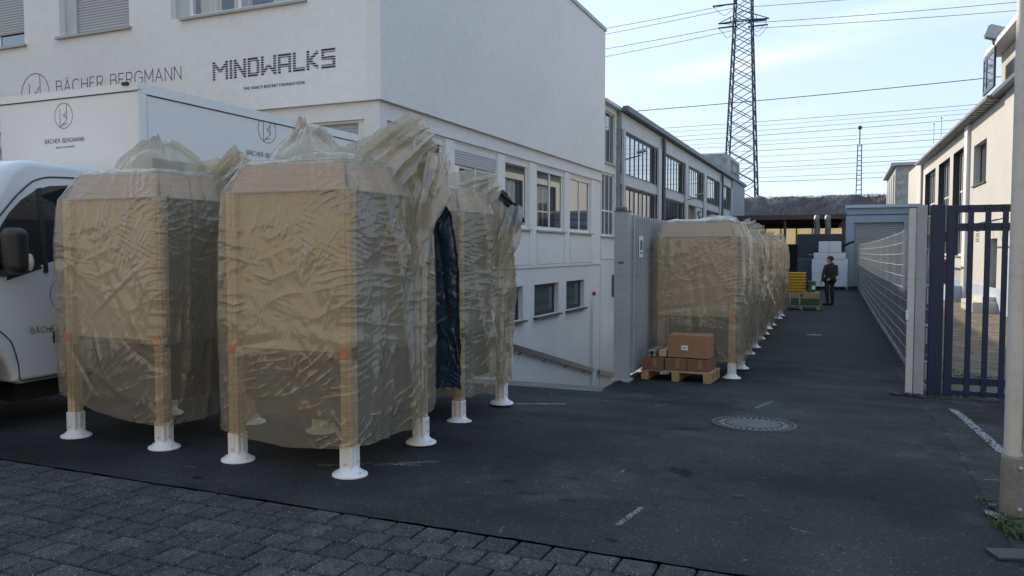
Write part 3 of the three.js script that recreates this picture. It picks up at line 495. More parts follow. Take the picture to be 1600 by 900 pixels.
// ---------------------------------------------------------------- right-hand building (turned 1.4 degrees)
{
  const B = thing('cream_building', 'sunlit cream rendered hall with tall recessed windows behind the fence', 'building');
  const th = THREE.MathUtils.degToRad(1.38), P0 = V3(4.4, 0, -29), d = V3(-Math.sin(th), 0, -Math.cos(th)), n = V3(-Math.cos(th), 0, Math.sin(th));
  const F = frameOf(P0, d.clone().negate(), n);       // a = -t
  const tall = [[-19.4, -15.2], [-14.0, -10.4], [-9.4, -5.95]], holes = [...tall.map(([a, b]) => [a, b, 1.4, 5.74]), [-4.45, -2.0, 3.98, 5.45], [-0.9, 0.2, -0.15, 2.0]];
  wallPiece('wall', F, -20.7, 11, -0.6, 6.4, holes, 0.35, M.cream, B);
  for (const [a, b] of tall) { const f = windowUnit(B, F, a, b, 1.4, 5.74, { cols: [0.2, 0.4, 0.6, 0.8], rows: [0.62], depth: 0.24, frame: M.winFrame, fw: 0.08, mull: 0.07, sill: M.sill, name: 'tall_window' }); mesh('reveal', [span(a, a + 0.02, 1.42, 5.72, -0.24, 0.004), span(b - 0.02, b, 1.42, 5.72, -0.24, 0.004), span(a + 0.02, b - 0.02, 5.72, 5.738, -0.24, 0.004)].map((q) => inF(F, q)), M.darkFrame, f); }
  windowUnit(B, F, -4.45, -2.0, 3.98, 5.45, { cols: [0.72], depth: 0.22, frame: M.darkFrame, fw: 0.1, sill: M.darkSill });
  mesh('downpipe_casing', inF(F, span(-5.9, -5.2, -0.4, 6.36, 0.003, 0.12)), M.plasterSide, B);
  mesh('corner_casing', inF(F, span(-20.9, -20.45, -0.4, 6.42, 0.004, 0.1)), std(0.30, 0.24, 0.21, 0.8), B);
  const rf = mesh('roof', [span(-20.7, 0.35, 6.42, 6.5, -9, 0.32)].map((q) => inF(F, q)), std(0.20, 0.20, 0.20, 0.8, { map: greyMap }), B);
  for (let k = 0; k < 40; k++) mesh('corrugation', inF(F, span(-20.5 + k * 0.52, -20.3 + k * 0.52, 6.37, 6.418, 0.02, 0.31)), M.cap, rf);
  mesh('gutter', inF(F, span(-20.7, 0.3, 6.38, 6.48, 0.325, 0.42)), M.zinc, rf);
  mesh('wall_base', inF(F, span(-20.4, 10.9, -0.5, 0.42, 0.004, 0.03)), M.blueBase, B);
  mesh('wall', [span(-28, -20.92, -0.6, 6.65, -6, 0.06)].map((q) => inF(F, q)), M.cream, B).userData.label = 'blank white end wall, slightly taller';
  mesh('upper_storey', [span(-1.4, 11, 6.52, 8.05, -8, -0.25)].map((q) => inF(F, q)), M.cream, B);
  windowUnit(B, F, -1.2, 0.6, 6.7, 7.9, { cols: [0.3], depth: -0.3, frame: M.gateBlue, fw: 0.12 });
  mesh('upper_roof', inF(F, span(-1.7, 11, 8.06, 8.22, -8.2, 0.2)), M.plasterSide, B);
  mesh('gutter', [inF(F, span(0.32, 10.9, 6.41, 6.53, 0.01, 0.3))], M.gateBlue, B);
  const dr = mesh('door', inF(F, span(-0.88, 0.18, -0.13, 1.98, -0.28, -0.2)), M.darkFrame, B);
  mesh('handle', inF(F, span(0.05, 0.1, 0.8, 0.95, -0.198, -0.14)), M.chrome, dr);
  mesh('door', inF(F, span(2.1, 3.3, -0.25, 1.45, 0.034, 0.09)), M.blueBase, B).userData.label = 'pale blue metal door leaf';
  mesh('step', [span(-1.6, 0.7, -0.5, -0.02, 0.032, 0.7), span(-1.3, 0.4, -0.02, 0.14, 0.034, 0.4)].map((q) => inF(F, q)), M.cream, B);
  const rl = mesh('railing', [span(-9.2, -5.6, 1.2, 1.27, 0.5, 0.55), span(-9.2, -5.6, 0.25, 0.3, 0.5, 0.55)].map((q) => inF(F, q)), M.black, B);
  for (let k = 0; k < 19; k++) mesh('baluster', inF(F, span(-9.15 + k * 0.19, -9.12 + k * 0.19, 0.3, 1.2, 0.51, 0.54)), M.black, rl);
  mesh('railing_plinth', inF(F, span(-9.4, -5.5, -0.5, 0.25, 0.032, 0.62)), M.blueBase, B);
  mesh('awning', [rod(V3(-0.9, 2.6, 0.02), V3(-0.9, 2.35, 0.9), 0.02), rod(V3(1.4, 2.6, 0.02), V3(1.4, 2.35, 0.9), 0.02), rod(V3(-0.9, 2.35, 0.9), V3(1.4, 2.35, 0.9), 0.025), rod(V3(0.2, 2.6, 0.02), V3(0.2, 2.35, 0.9), 0.02)].map((q) => inF(F, q)), M.zinc, B);
  { const t = printTex(256, 256, (c) => { c.font = 'bold 66px sans-serif'; const rg = mulberry(3); for (let r = 0; r < 3; r++) for (let q = 0; q < 4; q++) { c.fillRect(20 + q * 56, 28 + r * 74, 44, 9); c.fillRect(20 + q * 56 + (rg() * 30), 28 + r * 74, 9, 48); c.fillRect(20 + q * 56, 66 + r * 74, 44, 8); } }); printPlane('lettering', t, 0.85, 0.62, F, -3.2, 2.16, 0.012, B); }
  const f1 = thing('roof_floodlight', 'large white floodlight on the cream hall roof beside the pole', 'floodlight', [4.15, 8.1, -29.0]);
  mesh('lamp_head', rbox(0.6, 0.42, 0.3, 0.03, 0, 0.36, 0).rotateZ(-0.35), M.galv, f1); mesh('bracket', rod(V3(0.05, 0.0, 0), V3(0, 0.25, 0), 0.05), M.zinc, f1); mesh('lamp_glass', box(0.03, 0.34, 0.24, -0.312, 0.36, 0).rotateZ(-0.35), M.glass, f1);
  const far = thing('far_house', 'distant grey panelled house behind the blue shed', 'building', [0, 0, 0]);
  mesh('wall', span(3.05, 9, -0.5, 7.4, -72, -60), M.concretePanel, far); mesh('roof', span(2.75, 9.3, 7.42, 7.62, -72.3, -59.7), M.cap, far);
  for (let k = 0; k < 4; k++) mesh('wall_panel', span(2.99, 3.046, 3, 6.9, -61.4 - k * 2.6, -63.2 - k * 2.6), M.cap, far);
}
// ---------------------------------------------------------------- house across the street, behind the camera (throws its sunlit glow back)
{
  const B = thing('street_house', 'sunlit pale house row across the street behind the viewer', 'building');
  const F = frameOf(V3(0, 0, 10.5), V3(-1, 0, 0), V3(0, 0, -1));
  const holes = []; for (let k = -6; k < 7; k++) for (const y of [1.2, 4.3]) holes.push([k * 4.2 - 0.8, k * 4.2 + 0.8, y, y + 1.5]);
  wallPiece('wall', F, -30, 30, 0, 10.2, holes, 0.3, std(0.80, 0.66, 0.47, 0.9, { map: plasterMap }), B);
  for (const h of holes) windowUnit(B, F, ...h, { depth: 0.12 });
  mesh('roof', span(-30.3, 30.3, 10.21, 10.5, 10.2, 19.5), M.gutter, B);
}
// ---------------------------------------------------------------- box truck
const lightBlueBlack = M.darkFrame;
{
  const T = thing('box_truck', 'white box truck with logo parked in front of the office wall', 'truck');
  const XC = -7.76, half = (y) => 0.985 - Math.max(0, y - 1.35) * 0.085;
  // cab, side profile in (s = -z, y)
  const s = new THREE.Shape(); s.moveTo(5.88, 0.42); s.lineTo(5.88, 2.3); s.quadraticCurveTo(5.88, 2.42, 5.72, 2.425); s.lineTo(4.85, 2.43); s.quadraticCurveTo(4.6, 2.42, 4.48, 2.31);
  s.lineTo(3.9, 1.52); s.quadraticCurveTo(3.6, 1.38, 3.4, 1.22); s.quadraticCurveTo(3.26, 1.0, 3.22, 0.75); s.lineTo(3.2, 0.42); s.quadraticCurveTo(3.2, 0.3, 3.32, 0.3); s.lineTo(3.72, 0.3);
  s.absarc(4.17, 0.38, 0.46, Math.PI + 0.15, 0.12, true); s.lineTo(4.7, 0.4); s.lineTo(5.88, 0.42);
  const warp = (g) => { const p = g.attributes.position; for (let i = 0; i < p.count; i++) { const y = p.getY(i), z = -p.getZ(i); let x = p.getX(i) - XC; const nose = 1 - 0.10 * smooth(4.1, 3.2, z); x *= half(y) / 0.985 * nose; p.setX(i, XC + x); p.setZ(i, p.getZ(i) - 0.3 * x ** 4 * smooth(5.1, 4.5, z) * smooth(0.9, 1.5, y)); } return g; };
  const body = new THREE.ExtrudeGeometry(s, { depth: 1.85, steps: 14, bevelEnabled: true, bevelThickness: 0.06, bevelSize: 0.06, bevelOffset: -0.06, bevelSegments: 5, curveSegments: 20 }).translate(0, 0, -0.925).rotateY(Math.PI / 2).translate(XC, 0, 0);
  const bodyMesh = mesh('cab', warp(mergeVertices(body.deleteAttribute('uv') && body, 1e-4)), M.van, T, { uv: false });
  { let g = bodyMesh.geometry; g.deleteAttribute('normal'); g = g.toNonIndexed(); g.computeVertexNormals(); bodyMesh.geometry = metreUV(g); }
  const side = (pts, n, t, name, mat, parent, hole) => {     // a plate on the cab's right-hand side, following its lean
    const sh = new THREE.Shape(pts.map(([z, y]) => new THREE.Vector2(-z, y)));
    const g = new THREE.ExtrudeGeometry(sh, { depth: t, bevelEnabled: false, curveSegments: 8 }).rotateY(Math.PI / 2);
    const p = g.attributes.position; for (let i = 0; i < p.count; i++) p.setX(i, XC + half(p.getY(i)) + n + p.getX(i));
    g.computeVertexNormals(); return mesh(name, g, mat, parent);
  };
  const WT = [[-4.56, 1.80], [-4.66, 1.94], [-4.78, 2.06], [-4.93, 2.16], [-5.06, 2.205], [-5.25, 2.225], [-5.62, 2.225], [-5.62, 1.52], [-5.1, 1.5], [-4.8, 1.42], [-4.62, 1.36], [-4.25, 1.33], [-4.3, 1.5]];
  const door = side([[-4.66, 0.46], [-4.66, 0.62], [-4.6, 0.8], [-4.44, 0.95], [-4.22, 1.1], [-4.2, 1.28], [-4.3, 1.36], [-4.62, 1.38], [-4.8, 1.44], [-5.1, 1.52], [-5.66, 1.54], [-5.66, 0.46]], -0.012, 0.018, 'door', M.van, T);
  const win = side(WT, -0.006, 0.01, 'side_window', M.vanGlass, T);
  side([[-4.93, 1.4], [-4.93, 2.17], [-4.975, 2.185], [-4.975, 1.4]], 0.001, 0.008, 'divider', M.black, win);
  side([[-4.58, 1.34], [-4.62, 1.72], [-4.82, 1.6], [-4.92, 1.44]], 0.0015, 0.006, 'mirror_mount', M.plasticBlack, win);
  const seamLine = (pts, r, parent = T, name = 'door_seam', mat = M.black) => mesh(name, tube(pts.map(([z, y]) => V3(XC + half(y) + 0.006, y, z)), r, 60, 5), mat, parent);
  seamLine([[-4.3, 1.62], [-4.56, 1.9], [-4.74, 2.1], [-4.9, 2.235], [-5.05, 2.285], [-5.3, 2.3], [-5.66, 2.3]], 0.007);
  seamLine([[-4.22, 1.1], [-4.44, 0.96], [-4.6, 0.8], [-4.66, 0.6], [-4.67, 0.46], [-4.72, 0.44], [-5.2, 0.45], [-5.66, 0.455]], 0.006);
  mesh('door_handle', rbox(0.03, 0.09, 0.16, 0.012, XC + half(1.2) + 0.012, 1.2, -5.45), M.plasticBlack, door);
  mesh('side_marker', rbox(0.012, 0.11, 0.06, 0.005, XC + half(0.8) + 0.008, 0.8, -5.03), M.black, door);
  { // windscreen on the sloping front
    const pts = [[-0.80, 2.27], [0.80, 2.27], [0.93, 1.52], [-0.93, 1.52]], g = new THREE.BufferGeometry(), P = [];
    const zOf = (y) => -(4.48 - (2.31 - y) * (0.58 / 0.79)); const N = 10;
    for (let j = 0; j < N; j++) for (let i = 0; i < N; i++) { const q = (a, b) => { const y = mix(2.27, 1.54, b), w = mix(0.84, 0.93, b), x = mix(-w, w, a); return [XC + x, y + 0.014, zOf(y) + 0.02 - 0.3 * x ** 4 * smooth(0.9, 1.5, y)]; }; const a = q(i / N, j / N), b = q((i + 1) / N, j / N), c = q((i + 1) / N, (j + 1) / N), e = q(i / N, (j + 1) / N); P.push(...a, ...e, ...c, ...a, ...c, ...b); }
    g.setAttribute('position', new THREE.Float32BufferAttribute(P, 3)); g.computeVertexNormals(); mesh('windscreen', g, M.vanGlass, T);
  }
  { // door mirror
    const mx = -6.56, g = new RoundedBoxGeometry(0.17, 0.40, 0.19, 5, 0.07).translate(0, 0, 0), p = g.attributes.position;
    for (let i = 0; i < p.count; i++) { const y = p.getY(i); p.setZ(i, p.getZ(i) * (1 - 0.35 * smooth(-0.05, -0.25, y)) + 0.03 * y); p.setX(i, p.getX(i) * 1.1); }
    g.computeVertexNormals();
    const m = mesh('door_mirror', [g.translate(mx, 1.6, -4.52), rod(V3(-6.8, 1.5, -4.6), V3(mx, 1.5, -4.54), 0.05), rod(V3(-6.8, 1.4, -4.55), V3(mx, 1.44, -4.5), 0.035)], M.plasticBlack, T);
    mesh('indicator_lens', new THREE.SphereGeometry(0.06, 16, 12).scale(0.45, 1.25, 0.55).translate(mx + 0.05, 1.5, -4.615), phys(0.62, 0.55, 0.45, 0.12, { clearcoat: 1 }), m);
  }
  const wheel = (x, z) => { const w = mesh('wheel', new THREE.TorusGeometry(0.26, 0.095, 14, 30).rotateY(Math.PI / 2).scale(1.05, 1, 1).translate(x, 0.355, z), M.rubber, T); mesh('rim', cyl(0.2, 0.2, 0.14, 0, -0.07, 0, 24).rotateZ(Math.PI / 2).translate(x, 0.355, z), M.zinc, w); };
  for (const x of [-8.6, -6.9]) { wheel(x, -4.17); wheel(x, -8.35); }
  mesh('wheel_arch', [span(-8.55, -6.98, 0.5, 0.86, -4.6, -3.75)], M.rubber, T);
  mesh('chassis', [span(-8.2, -7.3, 0.45, 0.62, -9.7, -4.7), span(-8.6, -6.95, 0.22, 0.4, -5.85, -4.75), span(-8.65, -6.85, 0.35, 0.5, -9.85, -9.75), span(-6.92, -6.86, 0.45, 0.8, -7.8, -6.2)], M.rubber, T);
  mesh('front_bumper', [rbox(1.8, 0.35, 0.22, 0.06, XC, 0.5, -3.2)], M.plasticBlack, T);
  for (const x of [-8.45, -7.07]) mesh('headlight', rbox(0.3, 0.26, 0.12, 0.05, x, 0.95, -3.3), phys(0.6, 0.62, 0.65, 0.08), T);
  mesh('number_plate', box(0.52, 0.11, 0.01, XC, 0.5, -3.083), M.paper, T);
  // the box body
  const x0 = -8.82, x1 = -6.7, z0 = -5.95, z1 = -9.92, y0 = 0.95, y1 = 3.31;
  const bx = mesh('cargo_box', [rbox(x1 - x0, y1 - y0, z0 - z1, 0.012, (x0 + x1) / 2, (y0 + y1) / 2, (z0 + z1) / 2)], M.vanBox, T);
  mesh('side_door', span(x1 + 0.003, x1 + 0.018, 1.02, 2.57, -9.8, -6.12), std(0.03, 0.032, 0.034, 0.6), bx);
  mesh('edge_trim', [span(x0 - 0.012, x1 + 0.012, y1 - 0.065, y1 + 0.012, z0 + 0.002, z0 + 0.016), span(x1 + 0.002, x1 + 0.016, y1 - 0.09, y1 + 0.012, z1, z0 + 0.002), span(x0 - 0.012, x1 + 0.012, y1 + 0.0015, y1 + 0.013, z1, z0 + 0.001), span(x1 + 0.002, x1 + 0.014, y0, y1 - 0.092, z0 - 0.1, z0 + 0.002), span(x1 + 0.002, x1 + 0.016, y0, y1 - 0.092, z1, z1 + 0.09)], M.vanBox, bx);
  mesh('trim_line', [span(x0, x1 + 0.0, y1 - 0.075, y1 - 0.066, z0 + 0.001, z0 + 0.009), span(x1 + 0.001, x1 + 0.009, y1 - 0.1, y1 - 0.091, z1, z0 - 0.1), span(x1 + 0.001, x1 + 0.009, y0, y1 - 0.1, z0 - 0.108, z0 - 0.101), span(x1 + 0.001, x1 + 0.009, y0, y1 - 0.1, z1 + 0.091, z1 + 0.098)], M.black, bx);
  mesh('corner_cap', [rbox(0.07, 0.09, 0.07, 0.02, x1 - 0.015, y1 - 0.03, z0 - 0.015), rbox(0.07, 0.09, 0.07, 0.02, x0 + 0.015, y1 - 0.03, z0 - 0.015), rbox(0.07, 0.09, 0.07, 0.02, x1 - 0.015, y1 - 0.03, z1 + 0.015)], M.alu, bx);
  mesh('marker_lamp', rbox(0.09, 0.035, 0.03, 0.01, x1 - 0.14, y1 + 0.005, z0 + 0.028), M.black, bx);
  const sign = (w, h, R, F, a, y, n, parent, txt = true) => {
    const t = printTex(1024, 1024, (c, W) => { drawLogo(c, W / 2, 300, 210, 8); const th = 78, tw = strokeWidth('BÄCHER BERGMANN', th), k = 940 / tw; drawStroke(c, 'BÄCHER BERGMANN', 42, 745, th * k, 8); c.font = '44px sans-serif'; const q = 'digitale manufaktur', m = c.measureText(q).width; c.save(); c.translate(300, 835); c.scale(470 / m, 1); c.fillText(q, 0, 0); c.restore(); });
    printPlane('emblem', t, w, w, F, a, y, n, parent);
  };
  sign(0.66, 0, 0, FRONT(z0), -7.79, 2.92, 0.004, bx);
  sign(0.8, 0, 0, EAST(x1), 7.9, 2.95, 0.004, bx);
  sign(0.78, 0, 0, EAST(XC + half(1.0)), 5.14, 1.03, 0.0105, door);
}
// ---------------------------------------------------------------- machines wrapped in plastic film
function crumple(s, y, sd) {                         // folds of stiff film, metres
  const wx = 0.25 * (vnoise(s * 1.1, y * 1.1, sd + 1) - 0.5), wy = 0.25 * (vnoise(s * 1.1, y * 1.1, sd + 2) - 0.5);
  let h = 0; const a = s + wx, b = y + wy;
  const tri = (t) => Math.abs(2 * (t - Math.floor(t)) - 1);
  for (let i = 0; i < 7; i++) {
    const th = hash2(i, sd, 7) * Math.PI, f = 1.6 + 1.35 * i + hash2(i, sd, 8), m = smooth(0.38, 0.72, vnoise(a * 1.9 + i * 7.3, b * 1.9 - i * 3.1, sd + 10 + i));
    h += m * (0.085 / f) * tri(f * (a * Math.cos(th) + b * Math.sin(th)) + hash2(i, sd, 9) + 0.6 * vnoise(a * 2.3, b * 2.3, sd + 30 + i));
  }
  // facets
  for (const [f, am] of [[5.2, 0.016], [11, 0.008]]) {
    const px = a * f, py = b * f, xi = Math.floor(px), yi = Math.floor(py); let d1 = 9;
    for (let j = -1; j < 2; j++) for (let i = -1; i < 2; i++) { const d = Math.hypot(xi + i + hash2(xi + i, yi + j, sd + 40) - px, (yi + j + hash2(xi + i, yi + j, sd + 41) - py)); if (d < d1) d1 = d; }
    h += am * d1 * (0.25 + 1.3 * smooth(0.35, 0.75, vnoise(a * 1.4, b * 1.4, sd + 50)));
  }
  return h;
}
function filmGeo({ hx = 0.57, hz = 0.57, H1 = 2.04, H2 = 2.25, hem = [0.25, 0.25, 0.25, 0.25], seed = 1, step = 0.016, tents = [], rightPleat = 1, amp = 1, flare = 0.07, lean = [0, 0] }) {
  // corners in order: front-left, front-right, back-right, back-left (front = +z)
  const per = 4 * (hx + hz) / 1, NU = Math.round(per / step), NV = Math.round((H2 - 0.2) / step), NT = Math.max(12, Math.round(0.5 / step));
  const pos = [], uv = [], idx = [], r = 0.03;
  const C = [[-1, 1], [1, 1], [1, -1], [-1, -1]];
  const rf = mulberry(seed * 13 + 7), folds = Array.from({ length: 46 }, () => { const s0 = rf() * per, y0 = 0.3 + rf() * 1.7, th = rf() < 0.6 ? Math.PI / 2 + (rf() - 0.5) * 0.9 : rf() * Math.PI, L = 0.12 + rf() * 0.5; return [s0, y0, Math.cos(th), Math.sin(th), L, (rf() < 0.3 ? -1 : 1) * (0.004 + rf() * 0.011), 0.007 + rf() * 0.012]; });
  const foldAt = (s, y) => { let h = 0; for (const [s0, y0, c, d, L, a, w] of folds) { const dx = s - s0, dy = y - y0; if (Math.abs(dx) > L + 0.1 || Math.abs(dy) > L + 0.1) continue; const t = dx * c + dy * d, q = Math.abs(-dx * d + dy * c + 0.05 * t * t); if (q < w * 3.2 && Math.abs(t) < L) h += a * Math.max(0, 1 - q / (w * 3.2)) * (1 - (t / L) ** 2); } return h; };
  const ringPoint = (u) => {                          // unit square ring with rounded corners -> position, normal, corner weights
    const q = u * 4, i = Math.floor(q) % 4, t = q - Math.floor(q), A = C[i], B = C[(i + 1) % 4];
    const e = 0.03, x = mix(A[0], B[0], t), z = mix(A[1], B[1], t), N = [[0, 1], [1, 0], [0, -1], [-1, 0]];
    let n = N[i].slice(); if (t < e) { const k = 0.5 * (1 - t / e); n = [mix(N[i][0], N[(i + 3) % 4][0], k), mix(N[i][1], N[(i + 3) % 4][1], k)]; } else if (t > 1 - e) { const k = 0.5 * (1 - (1 - t) / e); n = [mix(N[i][0], N[(i + 1) % 4][0], k), mix(N[i][1], N[(i + 1) % 4][1], k)]; }
    const l = Math.hypot(n[0], n[1]); n[0] /= l; n[1] /= l;
    const cut = r * 0.6 * (Math.max(0, 1 - t / e) ** 2 + Math.max(0, 1 - (1 - t) / e) ** 2);
    return { i, t, x, z, n, cut };
  };
  for (let j = 0; j <= NV + NT; j++) for (let k = 0; k <= NU; k++) {
    const u = (k % NU) / NU, R = ringPoint(u), s = u * per;
    const hm = mix(hem[R.i], hem[(R.i + 1) % 4], R.t) - 0.05 * Math.sin(Math.PI * R.t) + 0.018 * (vnoise(s * 5, 1, seed + 70) - 0.5) * 2;
    let x, y, z;
    if (j <= NV) {
      const v = j / NV; y = mix(hm, H2, v);
      const ch = clamp((y - H1 + 0.01) / (H2 - H1)) * 0.095;
      let out = 0.010 + flare * 4 * (v * (1 - v) * 0.7 + 0.12 * (1 - v)) * 0.55 + 0.022 * vnoise(s * 1.1, y * 0.9, seed + 60) * smooth(H1, H1 - 0.4, y) - 0.02 * Math.sin(Math.PI * R.t) * smooth(2.0, 1.4, y) * smooth(0.7, 1.2, y);
      out += crumple(s, y, seed) * amp * (y > H1 - 0.05 ? 0.08 : 0.16) + foldAt(s, y) * (y > H1 - 0.05 ? 0.3 : 1);
      if (R.i === 1 || R.i === 3) { const f = vnoise(s * 3.2 + 0.5 * y, y * 0.55 + 3, seed + 80), f2 = vnoise(s * 8.5 + 5 - 0.8 * y, y * 0.9, seed + 81); out += rightPleat * (0.075 * Math.pow(1 - Math.abs(2 * f - 1), 3) + 0.035 * Math.pow(1 - Math.abs(2 * f2 - 1), 3)) * smooth(0.03, 0.2, R.t) * smooth(1, 0.85, R.t); }
      
      x = R.x * (hx - ch) + R.n[0] * (out - R.cut); z = R.z * (hz - ch) + R.n[1] * (out - R.cut);
    } else {
      const v = (j - NV) / NT, w = 1 - v; x = R.x * (hx - 0.095) * w + R.n[0] * -R.cut * w; z = R.z * (hz - 0.095) * w + R.n[1] * -R.cut * w; y = H2 + 0.02 * smooth(0, 0.2, v);
      y += 0.6 * crumple(x + 5, z + 3, seed + 5) * smooth(0, 0.1, v);
      for (const [tx, tz, th, tr, sx = 1, sh = 1.3] of tents) {
        const ex = (x - tx) * sx, ez = z - tz, dd = Math.hypot(ex, ez) / tr, an = Math.atan2(ez, ex); if (dd >= 1) continue;
        const pl = Math.abs(2 * ((an * 0.8 + 3 + 0.5 * vnoise(an * 2 + 9, dd * 3, seed + 91)) % 1) - 1) + 0.5 * Math.abs(2 * ((an * 1.9 + 3 + dd * 0.4) % 1) - 1);
        y = Math.max(y, H2 + th * Math.pow(1 - dd, sh) * (0.85 + 0.35 * pl * smooth(0, 0.3, dd)));
      }
    }
    pos.push(x + lean[0] * y, y, z + lean[1] * y); uv.push(j <= NV ? s : x + seed, j <= NV ? y : z + 0.3);
  }
  for (let j = 0; j < NV + NT; j++) for (let k = 0; k < NU; k++) { const a = j * (NU + 1) + k, b = a + 1, c = a + NU + 1, d = c + 1; idx.push(a, b, d, a, d, c); }
  let g = new THREE.BufferGeometry(); g.setAttribute('position', new THREE.Float32BufferAttribute(pos, 3)); g.setIndex(idx);
  g.setAttribute('uv', new THREE.Float32BufferAttribute(uv, 2)); g.computeVertexNormals();
  { const n = g.attributes.normal; for (let j = 0; j <= NV + NT; j++) { const a = j * (NU + 1), b = a + NU; const v = V3(n.getX(a) + n.getX(b), n.getY(a) + n.getY(b), n.getZ(a) + n.getZ(b)).normalize(); n.setXYZ(a, v.x, v.y, v.z); n.setXYZ(b, v.x, v.y, v.z); } }
  return g;
}
function bunchGeo(list, seed) {                      // gathered film: pleated hourglass sheets, open at the top
  const out = [], tri = (t) => Math.abs(2 * (t - Math.floor(t)) - 1);
  list.forEach(({ a, b, r, n = 7, bend = [0, 0, 0], flat = 0.7 }, q) => {
    const NU = 150, NV = 54, pos = [], uv = [], idx = [], sd = seed + q * 17, A = V3(...a), B = V3(...b), ax = B.clone().sub(A).normalize(), e1 = V3(0.3, 0.1, 1).cross(ax).normalize(), e2 = ax.clone().cross(e1);
    for (let j = 0; j <= NV; j++) for (let k = 0; k <= NU; k++) {
      const v = j / NV, u = (k % NU) / NU, R = v < 0.55 ? mix(r[0], r[1], smooth(0, 0.55, v)) : mix(r[1], r[2], smooth(0.55, 1, v));
      const ph = u + 0.10 * (vnoise(Math.cos(u * 6.2832) * 1.5 + 5, Math.sin(u * 6.2832) * 1.5 + v * 1.6 + 5, sd) - 0.5) + 0.06 * v, deep = 0.25 + 0.5 * smooth(0, 0.5, v);
      const rr = R * (1 - deep * 0.75 * tri(ph * n) - 0.22 * tri(ph * n * 2.3 + 0.3) + 0.5 * (vnoise(Math.cos(u * 6.2832) * 2 + 9, Math.sin(u * 6.2832) * 2 + v * 3 + 9, sd + 1) - 0.3)) + 0.5 * (crumple(u * 1.2, v * 0.7, sd + 3) - 0.01);
      const top = smooth(0.6, 1, v) * 0.1 * (vnoise(Math.cos(u * 6.2832) * 3 + 4, Math.sin(u * 6.2832) * 3 + 4, sd + 5) - 0.5), c = Math.cos(u * 6.2832), s2 = Math.sin(u * 6.2832) * flat, P = A.clone().lerp(B, v).addScaledVector(ax, top).addScaledVector(e1, c * rr).addScaledVector(e2, s2 * rr), w = 4 * v * (1 - v);
      pos.push(P.x + bend[0] * w, P.y + bend[1] * w, P.z + bend[2] * w); uv.push(u * 0.8 + q, v * 0.5);
    }
    for (let j = 0; j < NV; j++) for (let k = 0; k < NU; k++) { const p = j * (NU + 1) + k; idx.push(p, p + 1, p + NU + 2, p, p + NU + 2, p + NU + 1); }
    const g = new THREE.BufferGeometry(); g.setAttribute('position', new THREE.Float32BufferAttribute(pos, 3)); g.setAttribute('uv', new THREE.Float32BufferAttribute(uv, 2)); g.setIndex(idx); g.computeVertexNormals(); out.push(g);
  });
  return mergeGeometries(out);
}
const HW = 0.51;
function machineFrame(t) {
  for (const [sx, sz] of [[-1, 1], [1, 1], [1, -1], [-1, -1]]) {
    const x = sx * HW, z = sz * HW;
    const prof = [[0.0, 0], [0.117, 0], [0.121, 0.006], [0.118, 0.018], [0.098, 0.028], [0.078, 0.042], [0.062, 0.065], [0.054, 0.085], [0.0, 0.086]].map(([a, b]) => new THREE.Vector2(a, b));
    const f = mesh('foot', [new THREE.LatheGeometry(prof, 28).scale(1.08, 1, 1).translate(x, 0, z), rbox(0.106, 0.16, 0.106, 0.008, x, 0.14, z), rbox(0.036, 0.17, 0.12, 0.006, x, 0.13, z), rbox(0.12, 0.17, 0.036, 0.006, x, 0.13, z)], M.footWhite, t, { uv: false });
    for (const [bx, by, bz] of [[0.062, 0.185, 0], [0.062, 0.11, 0], [0, 0.1, 0.062], [0.1, 0.03, 0.02], [-0.1, 0.03, 0.02]]) mesh('bolt', new THREE.SphereGeometry(0.009, 8, 6).translate(x + bx, by, z + bz), M.alu, f, { uv: false });
    mesh('post', [rbox(0.088, 1.85, 0.088, 0.006, x, 1.12, z), box(0.026, 1.83, 0.1, x, 1.12, z), box(0.1, 1.83, 0.026, x, 1.12, z)], M.post, t);
    mesh('clamp', [rbox(0.075, 0.07, 0.02, 0.008, x, 0.875, z + sz * 0.052)], M.orange, t);
    mesh('clamp_base', [rbox(0.02, 0.09, 0.06, 0.006, x + sx * 0.052, 0.875, z)], M.black, t);
  }
  for (const [sx, sz] of [[0, 1], [1, 0], [0, -1], [-1, 0]]) {
    // tilted fascia board under the film's shoulder
    const L = 1.02, g = new THREE.BoxGeometry(L, 0.215, 0.018), p = g.attributes.position;
    for (let i = 0; i < p.count; i++) { const y = p.getY(i); if (y > 0) p.setX(i, p.getX(i) * 0.885); }
    g.rotateX(-0.40).translate(0, 2.13, HW - 0.012).rotateY(Math.atan2(sx, sz)); g.computeVertexNormals(); mesh('fascia_board', g, M.fascia, t);
    mesh('side_panel', box(0.92, 1.15, 0.012, 0, 1.45, HW - 0.01).rotateY(Math.atan2(sx, sz)), sz === 1 ? M.panel : M.panelGrey, t);  // front panel tan, other sides dark grey: their shaded look is painted in
    mesh('brace', bar(V3(0.36, 0.36, HW), V3(0.46, 0.25, HW), 0.02, 0.03).rotateY(Math.atan2(sx, sz)), M.post, t);
  }
  mesh('top_panel', box(0.86, 0.018, 0.86, 0, 2.222, 0), M.panel, t);
  mesh('table', box(0.96, 0.05, 0.96, 0, 0.86, 0), M.panelGrey, t);
  mesh('dark_filler_box', rbox(0.84, 0.48, 0.84, 0.01, 0, 0.593, 0), M.fillerDark, t);  // dark box added inside so the lower half looks murky through the film
}
const machineGroup = 'film wrapped machines';
const filmed = 'film_cover';
function machine(label, x, z, opt, bunch, turn = 0) {
  const t = thing('wrapped_machine', label, 'machine', [x, gy(z) + 0.002, z], turn, machineGroup);
  machineFrame(t);
  mesh(filmed, filmGeo(opt), M.film, t, { uv: false });
  if (bunch) mesh('film_bunch', bunchGeo(bunch, opt.seed + 200), M.filmTop, t, { uv: false });
  return t;
}
